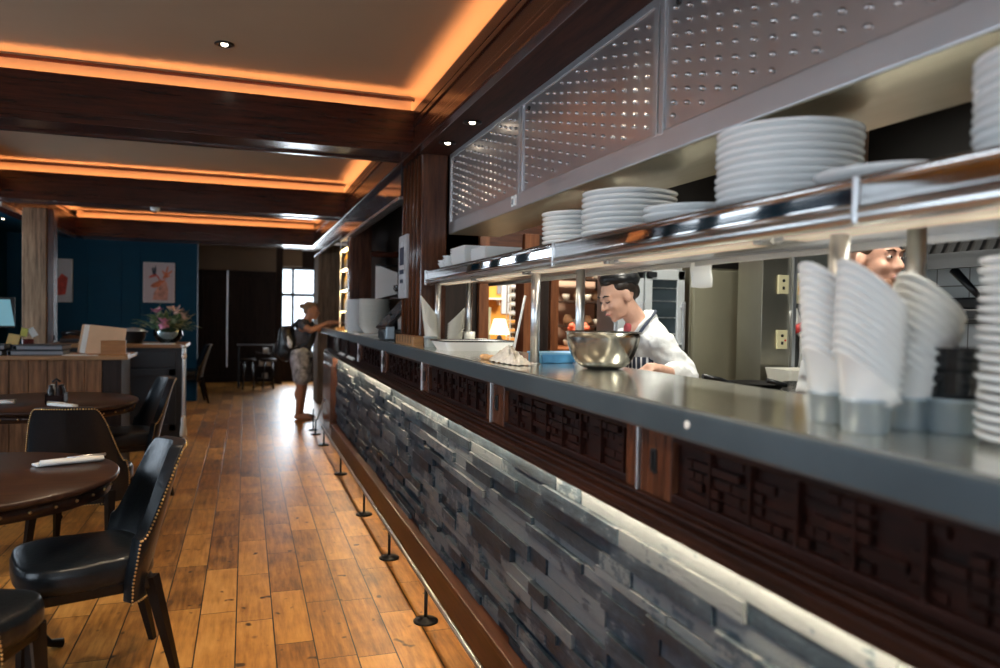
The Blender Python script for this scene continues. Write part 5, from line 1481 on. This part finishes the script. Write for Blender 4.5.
def hand(mb, w, d, nrm, side, curl=.5, s=1.0):
    """w wrist, d pointing direction, nrm back-of-hand normal; five fingers of unequal length, thumb at the side"""
    d = Vector(d).normalized(); n_ = Vector(nrm); n_ = (n_-d*n_.dot(d)).normalized(); x = d.cross(n_)*side
    w = Vector(w)
    mb.limb([w, w+d*.045*s, w+d*.085*s], [.026*s,.030*s,.028*s])
    mb.limb([w+d*.05*s+x*.018*s, w+d*.088*s+x*.022*s], [.018*s,.014*s]); mb.limb([w+d*.05*s-x*.018*s, w+d*.088*s-x*.022*s], [.018*s,.013*s])
    for k, (o_, L) in enumerate(((.030,.066), (.011,.075), (-.009,.070), (-.028,.054))):
        b0 = w+d*.088*s+x*o_*s
        c1 = curl*(1+.15*k)
        d1 = (d*math.cos(c1*.5)-n_*math.sin(c1*.5)); d2 = (d*math.cos(c1*1.3)-n_*math.sin(c1*1.3))
        mb.limb([b0, b0+d1*L*.55*s, b0+d1*L*.55*s+d2*L*.45*s], [.0088*s,.0082*s,.0070*s], None, 8)
    b0 = w+d*.030*s+x*.028*s
    t1 = (d*.7+x*.7-n_*.15).normalized(); t2 = (d*.95+x*.25-n_*.25).normalized()
    mb.limb([b0, b0+t1*.035*s, b0+t1*.035*s+t2*.030*s], [.0125*s,.0105*s,.0085*s], None, 8)

V3 = Vector
# ---- the chef bending over the bowl
cx, cy = 1.90, 3.46
c1 = thing('person', 'person in white chef jacket, navy apron and black cap bending over the bowl', 'person', (cx+.16, cy, 0))
T = frame((1.815, 3.47, 1.505), (-1, -.10, 0), -26, 2, 1.0)
nk = V3((1.945, 3.475, 1.365))
mb = MB(); head(mb, T, nk, True, .95)
hip = V3((2.10, 3.46, .93)); chest = V3((1.975, 3.465, 1.20))
mb.limb([hip, V3((2.06,3.46,1.05)), chest, V3((1.945,3.47,1.315))], [.135,.12,.125,.085])
shL, shR = V3((1.965,3.31,1.265)), V3((1.945,3.63,1.265))
elL, elR = V3((2.055,3.225,1.095)), V3((1.84,3.72,1.12))
wrL, wrR = V3((1.80,3.02,1.16)), V3((1.62,3.30,1.26))
mb.limb([chest, shL, elL, wrL], [.08,.058,.044,.028]); mb.limb([chest, shR, elR, wrR], [.08,.058,.044,.028])
hand(mb, wrL, (-1,-.5,.12), (0,0,1), 1, .8); hand(mb, wrR, (-1,-.9,.0), (0,0,1), -1, .8)
for s_ in (-1, 1):
    mb.limb([hip+V3((0,s_*.08,0)), V3((2.08,3.46+s_*.10,.48)), V3((2.10,3.46+s_*.11,.08))], [.10,.065,.045])
    mb.limb([V3((2.12,3.46+s_*.11,.05)), V3((1.94,3.46+s_*.13,.035))], [.045,.03])
body = fuse(mb, 'body', M['skin'], c1, .0075, 3)
face_bits(T, body, M['hairdark'], True)
# jacket: torso and wide sleeves to below the elbow
mb = MB()
mb.limb([V3((2.11,3.46,.86)), V3((2.08,3.46,1.02)), V3((1.985,3.465,1.20)), V3((1.955,3.47,1.295))], [.160,.15,.148,.090])
mb.ell((1.99,3.46,1.20), (.13,.19,.12), (0, R(-25), 0)); mb.limb([V3((1.985,3.465,1.28)), V3((1.985,3.47,1.365))], [.105,.066]); mb.limb([V3((1.985,3.39,1.29)), V3((1.98,3.43,1.35))], [.085,.055]); mb.limb([V3((1.985,3.54,1.29)), V3((1.98,3.51,1.35))], [.085,.055])
mb.limb([V3((1.955,3.46,1.27)), shL+V3((.005,0,.0)), elL+V3((.015,-.005,0)), elL.lerp(wrL, .5)], [.085,.078,.074,.060])
mb.limb([V3((1.95,3.48,1.27)), shR, elR, elR.lerp(wrR, .42)], [.085,.078,.072,.058])
mb.ell((2.045,3.27,1.15), (.07,.07,.10))
jk = fuse(mb, 'jacket', M['chefwhite'], c1, .010, 5)
tx = bpy.data.textures.new('creases', 'CLOUDS'); tx.noise_scale = .065
dm = jk.modifiers.new('creases', 'DISPLACE'); dm.texture = tx; dm.strength = .034; dm.mid_level = .5; dm.texture_coords = 'LOCAL'
# collar and red tee at the throat
MB().tube([nk+V3((-.062,-.050,-.065)), nk+V3((-.030,-.062,-.010)), nk+V3((.018,-.060,.034)), nk+V3((.052,-.03,.056)), nk+V3((.056,.03,.056)), nk+V3((.018,.058,.034)), nk+V3((-.030,.058,-.010)), nk+V3((-.06,.048,-.065))], .016, 10, True, (1.3,.7)).build('collar', M['chefwhite'], jk)
mb = MB(); mb.ell(nk+V3((-.040,-.004,-.060)), (.036,.052,.075), (0, R(-30), 0)); fuse(mb, 'tee_shirt', M['pinktee'], c1, .008, 3)
# apron strap round the neck and striped bib
stripe, nt, b = nodes_of('apron_stripe')
wv = N(nt, 'ShaderNodeTexWave', Scale=14.0); wv.bands_direction = 'Y'
nt.links.new(coords(nt), wv.inputs['Vector']); nt.links.new(ramp(nt, wv.outputs['Fac'], [(.72, (.018,.024,.045)), (.80, (.55,.56,.58))]), b.inputs['Base Color']); b.inputs['Roughness'].default_value = .85
MB().tube([V3((1.825,3.405,1.12)), V3((1.843,3.385,1.20)), V3((1.880,3.380,1.300)), V3((1.940,3.388,1.375)), V3((2.005,3.425,1.425)), V3((2.025,3.47,1.43)), V3((2.005,3.515,1.425)), V3((1.94,3.55,1.375)), V3((1.88,3.55,1.295)), V3((1.84,3.545,1.20))], .017, 10, True, (.35,1.0)).build('apron_strap', M['navy'], c1)
def bib(u, v):
    a = (u-.5)*2.4
    zz = 1.20 - .62*v
    r_ = .185 + .02*v
    return (2.045-.02+.05*v - r_*math.cos(a)*(.98), 3.46 + .19*math.sin(a)*(1+.15*v), zz)
MB().grid(bib, 20, 16, .006, lambda u, v: (-1, 0, 0)).build('apron', stripe, c1)
mb = MB()
for s_ in (-1, 1): mb.limb([V3((2.10,3.46+s_*.075,.90)), V3((2.09,3.46+s_*.10,.48)), V3((2.11,3.46+s_*.11,.10))], [.125,.09,.075])
fuse(mb, 'trousers', M['navy'], c1, .012, 3)
for s_ in (-1, 1):
    mb = MB(); mb.limb([V3((2.14,3.46+s_*.11,.055)), V3((2.03,3.46+s_*.12,.05)), V3((1.93,3.46+s_*.13,.04))], [.055,.052,.04]); fuse(mb, 'shoe', M['black'], c1, .010, 2)
# hair and cap
mb = MB()
mb.ell((0,-.030,.045), (.080,.094,.080), None, T); mb.ell((0,-.085,.0), (.060,.040,.055), None, T)
mb.ell((-.060,-.010,.052), (.019,.045,.030), (R(10),0,0), T); mb.ell((.060,-.010,.052), (.019,.045,.030), (R(10),0,0), T); mb.ell((0,.030,.096), (.055,.034,.018), (R(-20),0,0), T)
fuse(mb, 'hair', M['hairdark'], c1, .007, 3)
mb = MB()
mb.ell((0,-.035,.078), (.090,.100,.050), (R(24),0,0), T, 28, 16); mb.ell((0,-.080,.062), (.086,.070,.058), (R(20),0,0), T)
fuse(mb, 'cap', M['black'], c1, .008, 4)

# ---- the chef with the short beard, half hidden behind the bowl stacks
c2 = thing('person', 'man with short brown hair and stubble in white jacket behind the slant bowl stacks', 'person', (2.36, 2.33, 0))
T = frame((2.300, 2.290, 1.636), (.17, -.985, 0), -4, 0, 1.02)
nk = V3((2.345, 2.335, 1.475))
mb = MB(); head(mb, T, nk, False, 1.12)
hip = V3((2.35,2.37,.95)); chest = V3((2.35,2.36,1.28))
mb.limb([hip, V3((2.35,2.37,1.1)), chest, V3((2.345,2.35,1.42))], [.14,.14,.15,.09])
shR, shL = V3((2.155,2.335,1.40)), V3((2.535,2.40,1.40))
elR, elL = V3((2.10,2.36,1.12)), V3((2.60,2.36,1.12))
wrR, wrL = V3((2.14,2.13,1.03)), V3((2.56,2.12,1.03))
mb.limb([chest, shR, elR, wrR], [.09,.062,.048,.031]); mb.limb([chest, shL, elL, wrL], [.09,.062,.048,.031])
hand(mb, wrR, (.15,-1,-.1), (0,0,1), 1, .5); hand(mb, wrL, (-.1,-1,-.1), (0,0,1), -1, .5)
for s_ in (-1, 1):
    mb.limb([hip+V3((s_*.09,0,0)), V3((2.35+s_*.11,2.36,.5)), V3((2.35+s_*.12,2.38,.08))], [.11,.07,.05])
    mb.limb([V3((2.35+s_*.12,2.40,.05)), V3((2.36+s_*.14,2.20,.035))], [.045,.03])
body = fuse(mb, 'body', plain('ruddy_skin', (.55,.29,.20), .5, 0, .10, 25), c2, .0075, 3)
face_bits(T, body, M['hairginger'], False)
mb = MB()
mb.limb([V3((2.35,2.37,.86)), V3((2.35,2.37,1.1)), V3((2.35,2.36,1.30)), V3((2.345,2.355,1.42))], [.17,.165,.175,.09])
mb.limb([V3((2.30,2.35,1.36)), shR, elR, elR.lerp(wrR,.75)], [.10,.088,.076,.058]); mb.limb([V3((2.40,2.37,1.36)), shL, elL, elL.lerp(wrL,.75)], [.10,.088,.076,.058])
jk = fuse(mb, 'jacket', M['chefwhite'], c2, .011, 5)
dm = jk.modifiers.new('creases', 'DISPLACE'); dm.texture = tx; dm.strength = .02; dm.mid_level = .5; dm.texture_coords = 'LOCAL'
mb = MB()
for s_ in (-1, 1): mb.limb([V3((2.35+s_*.08,2.37,.92)), V3((2.35+s_*.11,2.36,.5)), V3((2.35+s_*.12,2.38,.10))], [.13,.095,.08])
fuse(mb, 'trousers', M['navy'], c2, .012, 3)
for s_ in (-1, 1):
    mb = MB(); mb.limb([V3((2.35+s_*.12,2.42,.055)), V3((2.36+s_*.13,2.30,.05)), V3((2.365+s_*.14,2.19,.04))], [.055,.052,.04]); fuse(mb, 'shoe', M['black'], c2, .010, 2)
mb = MB()
mb.ell((0,-.018,.056), (.081,.095,.076), None, T); mb.ell((0,.044,.098), (.060,.044,.028), (R(-20),0,0), T); mb.ell((.062,.0,.042), (.019,.034,.034), None, T); mb.ell((-.062,.0,.042), (.019,.034,.034), None, T); mb.ell((0,-.075,-.005), (.062,.035,.05), None, T)
fuse(mb, 'hair', M['hairginger'], c2, .007, 2)
mb = MB()
mb.ell((0,.040,-.082), (.0515,.052,.032), None, T); mb.ell((0,.072,-.096), (.026,.022,.020), None, T)
for s_ in (-1, 1): mb.ell((s_*.052,.018,-.052), (.014,.026,.042), None, T)
fuse(mb, 'stubble', plain('stubble', (.33,.17,.10), .7, 0, .2, 120), c2, .007, 2)

# ---- the customer at the far end of the bar
wx, wy = .68, 10.02
c3 = thing('person', 'woman with bun and black backpack standing at the far end of the bar', 'person', (wx, wy, 0))
fd = V3((.95, -.31, 0)).normalized(); sd3 = V3((.31, .95, 0)).normalized()    # forward, her left
def W3(f, l, z): return V3((wx, wy, 0)) + fd*f + sd3*l + V3((0,0,z))
T = frame(W3(.13,0,1.405), fd, -6, 0, .97)
nk = W3(.075,0,1.275)
mb = MB(); head(mb, T, nk, True, .92)
hip = W3(0,0,.80); chest = W3(.045,0,1.12)
mb.limb([hip, W3(.01,0,.92), chest, W3(.06,0,1.23)], [.135,.11,.115,.07])
shR, shL = W3(.055,-.155,1.225), W3(.055,.155,1.225)
elR, elL = W3(.17,-.19,1.155), W3(.19,.18,1.155)
wrR, wrL = W3(.365,-.12,1.255), W3(.39,.08,1.255)
mb.limb([chest, shR, elR, wrR], [.075,.050,.040,.026]); mb.limb([chest, shL, elL, wrL], [.075,.050,.040,.026])
hand(mb, wrR, fd+V3((0,0,.12)), (0,0,1), 1, .35, .95); hand(mb, wrL, fd+V3((0,0,.10)), (0,0,1), -1, .35, .95)
for s_ in (-1, 1):
    mb.limb([hip+sd3*(s_*.07), W3(.02,s_*.075,.43), W3(-.01,s_*.07,.08)], [.095,.056,.036])
    mb.ell(W3(-.012,s_*.072,.33), (.050,.050,.09))
    mb.limb([W3(-.03,s_*.07,.04), W3(.08,s_*.08,.035), W3(.16,s_*.09,.022)], [.036,.036,.022])
body = fuse(mb, 'body', M['skin_tan'], c3, .0075, 3)
face_bits(T, body, M['hairfair'], False)
mb = MB()
mb.limb([W3(0,0,.80), W3(.01,0,.92), chest, W3(.06,0,1.215)], [.150,.128,.135,.078])
mb.limb([W3(.06,-.06,1.21), shR+V3((0,0,.004)), shR.lerp(elR,.22)], [.06,.062,.056]); mb.limb([W3(.06,.06,1.21), shL+V3((0,0,.004)), shL.lerp(elL,.22)], [.06,.062,.056])
fuse(mb, 'top', plain('charcoal_cloth', (.07,.07,.085), .85, 0, .3, 40), c3, .010, 4)
mb = MB()
for s_ in (-1, 1): mb.limb([W3(0,s_*.06,.84), W3(.02,s_*.075,.60), W3(.025,s_*.08,.54)], [.135,.105,.104])
mb.ell(W3(0,0,.84), (.16,.16,.10))
fuse(mb, 'shorts', plain('grey_white_pattern', (.40,.41,.45), .85, 0, .7, 16), c3, .010, 3)
mb = MB()
mb.ell((0,-.028,.045), (.079,.094,.080), None, T); mb.ell((0,-.055,.0), (.068,.055,.06), None, T); mb.ell((0,-.135,.045), (.035,.035,.035), None, T); mb.ell((0,.045,.090), (.056,.034,.024), (R(-20),0,0), T)
fuse(mb, 'hair', M['hairfair'], c3, .008, 2)
bpk = thing('backpack', 'black backpack with straps worn on the back of the woman', 'backpack', tuple(W3(-.19,0,.9)))
mb = MB()
mb.limb([W3(-.17,-.07,.86), W3(-.175,-.07,1.12)], [.115,.095]); mb.limb([W3(-.17,.07,.86), W3(-.175,.07,1.12)], [.115,.095]); mb.ell(W3(-.27,0,.90), (.085,.11,.11)); mb.ell(W3(-.13,-.10,.97), (.10,.09,.15))
fuse(mb, 'bag_body', M['black'], bpk, .011, 4)
for s_ in (-1, 1):
    MB().tube([W3(-.10,s_*.09,1.18), W3(.0,s_*.10,1.285), W3(.10,s_*.105,1.275), W3(.165,s_*.11,1.16), W3(.12,s_*.15,1.0), W3(-.06,s_*.155,.90)], .024, 10, True, (.35,1)).build('strap', M['black'], bpk)
tag(MB().tube([W3(-.13,-.165,1.07), W3(-.09,-.195,.98), W3(-.08,-.20,.93)], [.02,.05,.02], 10, True, (.4,1)).build('white_flap', M['paper'], bpk), 'white flap at the side of the bag')

# ================================================================== LIGHT, SKY, CAMERA
def area(nm, loc, rot, sx, sy, power, col):
    l = bpy.data.lights.new(nm, 'AREA'); l.shape = 'RECTANGLE'; l.size = sx; l.size_y = sy; l.energy = power; l.color = col
    o = bpy.data.objects.new(nm, l); o.location = loc; o.rotation_euler = rot; COL.objects.link(o); return o
def spot(nm, loc, power, col, size=100, blend=.6, rad=.04):
    l = bpy.data.lights.new(nm, 'SPOT'); l.energy = power; l.color = col; l.spot_size = R(size); l.spot_blend = blend; l.shadow_soft_size = rad
    o = bpy.data.objects.new(nm, l); o.location = loc; COL.objects.link(o); return o
# daylight entering by the left windows and the far window
for i, (a, c) in enumerate(wins):
    area('daylight_left', (-3.18, (a+c)/2, 1.5), (0, R(-90), 0), 1.25, c-a-.1, (16, 36, 30, 34)[i], (.72,.86,1.0))  # the last one shines through the added window
area('daylight_front', (-.6, -3.18, 1.5), (R(90), 0, 0), 2.5, 1.3, 46, (.78,.89,1.0))
area('daylight_far', (1.0, 15.36, 1.4), (R(-90), 0, 0),   .7, 1.7, 65, (.86,.93,1.0))
# recessed downlights
for (x, y, p) in ((-.115, 4.15, 60), (-.115, 1.6, 120), (.20, 2.9, 70), (-1.6, 1.6, 2), (-.3, 6.5, 26), (-.6, 10.1, 22)):
    spot('downlight', (x, y, ZC-.03), p, (1.0,.80,.56))
spot('downlight', (-2.75, 10.4, 2.42), 16, (1.0,.9,.78), 110)  # added lamp, lifts the dark left wall
for y in (3.75, 4.25, 2.2, .7): spot('downlight', (1.10, y, 2.38), 5, (1.0,.82,.62), 70)
# kitchen fittings
area('kitchen_light', (2.05, 1.9, 2.57), (0, 0, 0), .14, 1.1, 42, (1.0,.97,.86))
area('kitchen_light', (2.05, 3.75, 2.57), (0, 0, 0), .14, .9, 34, (1.0,.97,.86))
area('room_light', (2.9, 6.5, 2.7), (0, 0, 0), .8, .5, 110, (1.0,.86,.66))

w = bpy.data.worlds.new('sky'); scene.world = w; w.use_nodes = True
bg = w.node_tree.nodes['Background']
bg.inputs['Color'].default_value = (.82,.91,1.0,1); bg.inputs['Strength'].default_value = 4.0

cam = bpy.data.cameras.new('camera'); co = bpy.data.objects.new('camera', cam); COL.objects.link(co)
cam.sensor_width = 36.0; cam.sensor_fit = 'HORIZONTAL'
cam.lens = FPX*36.0/1000.0
cam.clip_start = .05
co.matrix_world = Matrix(((RGT.x, UPV.x, -FWD.x, EYE.x), (RGT.y, UPV.y, -FWD.y, EYE.y), (RGT.z, UPV.z, -FWD.z, EYE.z), (0,0,0,1)))
cam.dof.use_dof = True; cam.dof.focus_distance = 3.4; cam.dof.aperture_fstop = 1.8
scene.camera = co
scene.view_settings.view_transform = 'Standard'
scene.view_settings.look = 'None'
scene.view_settings.exposure = 0.0
scene.view_settings.gamma = 1.0
scene.view_settings.use_curve_mapping = False
scene.cycles.max_bounces = 8
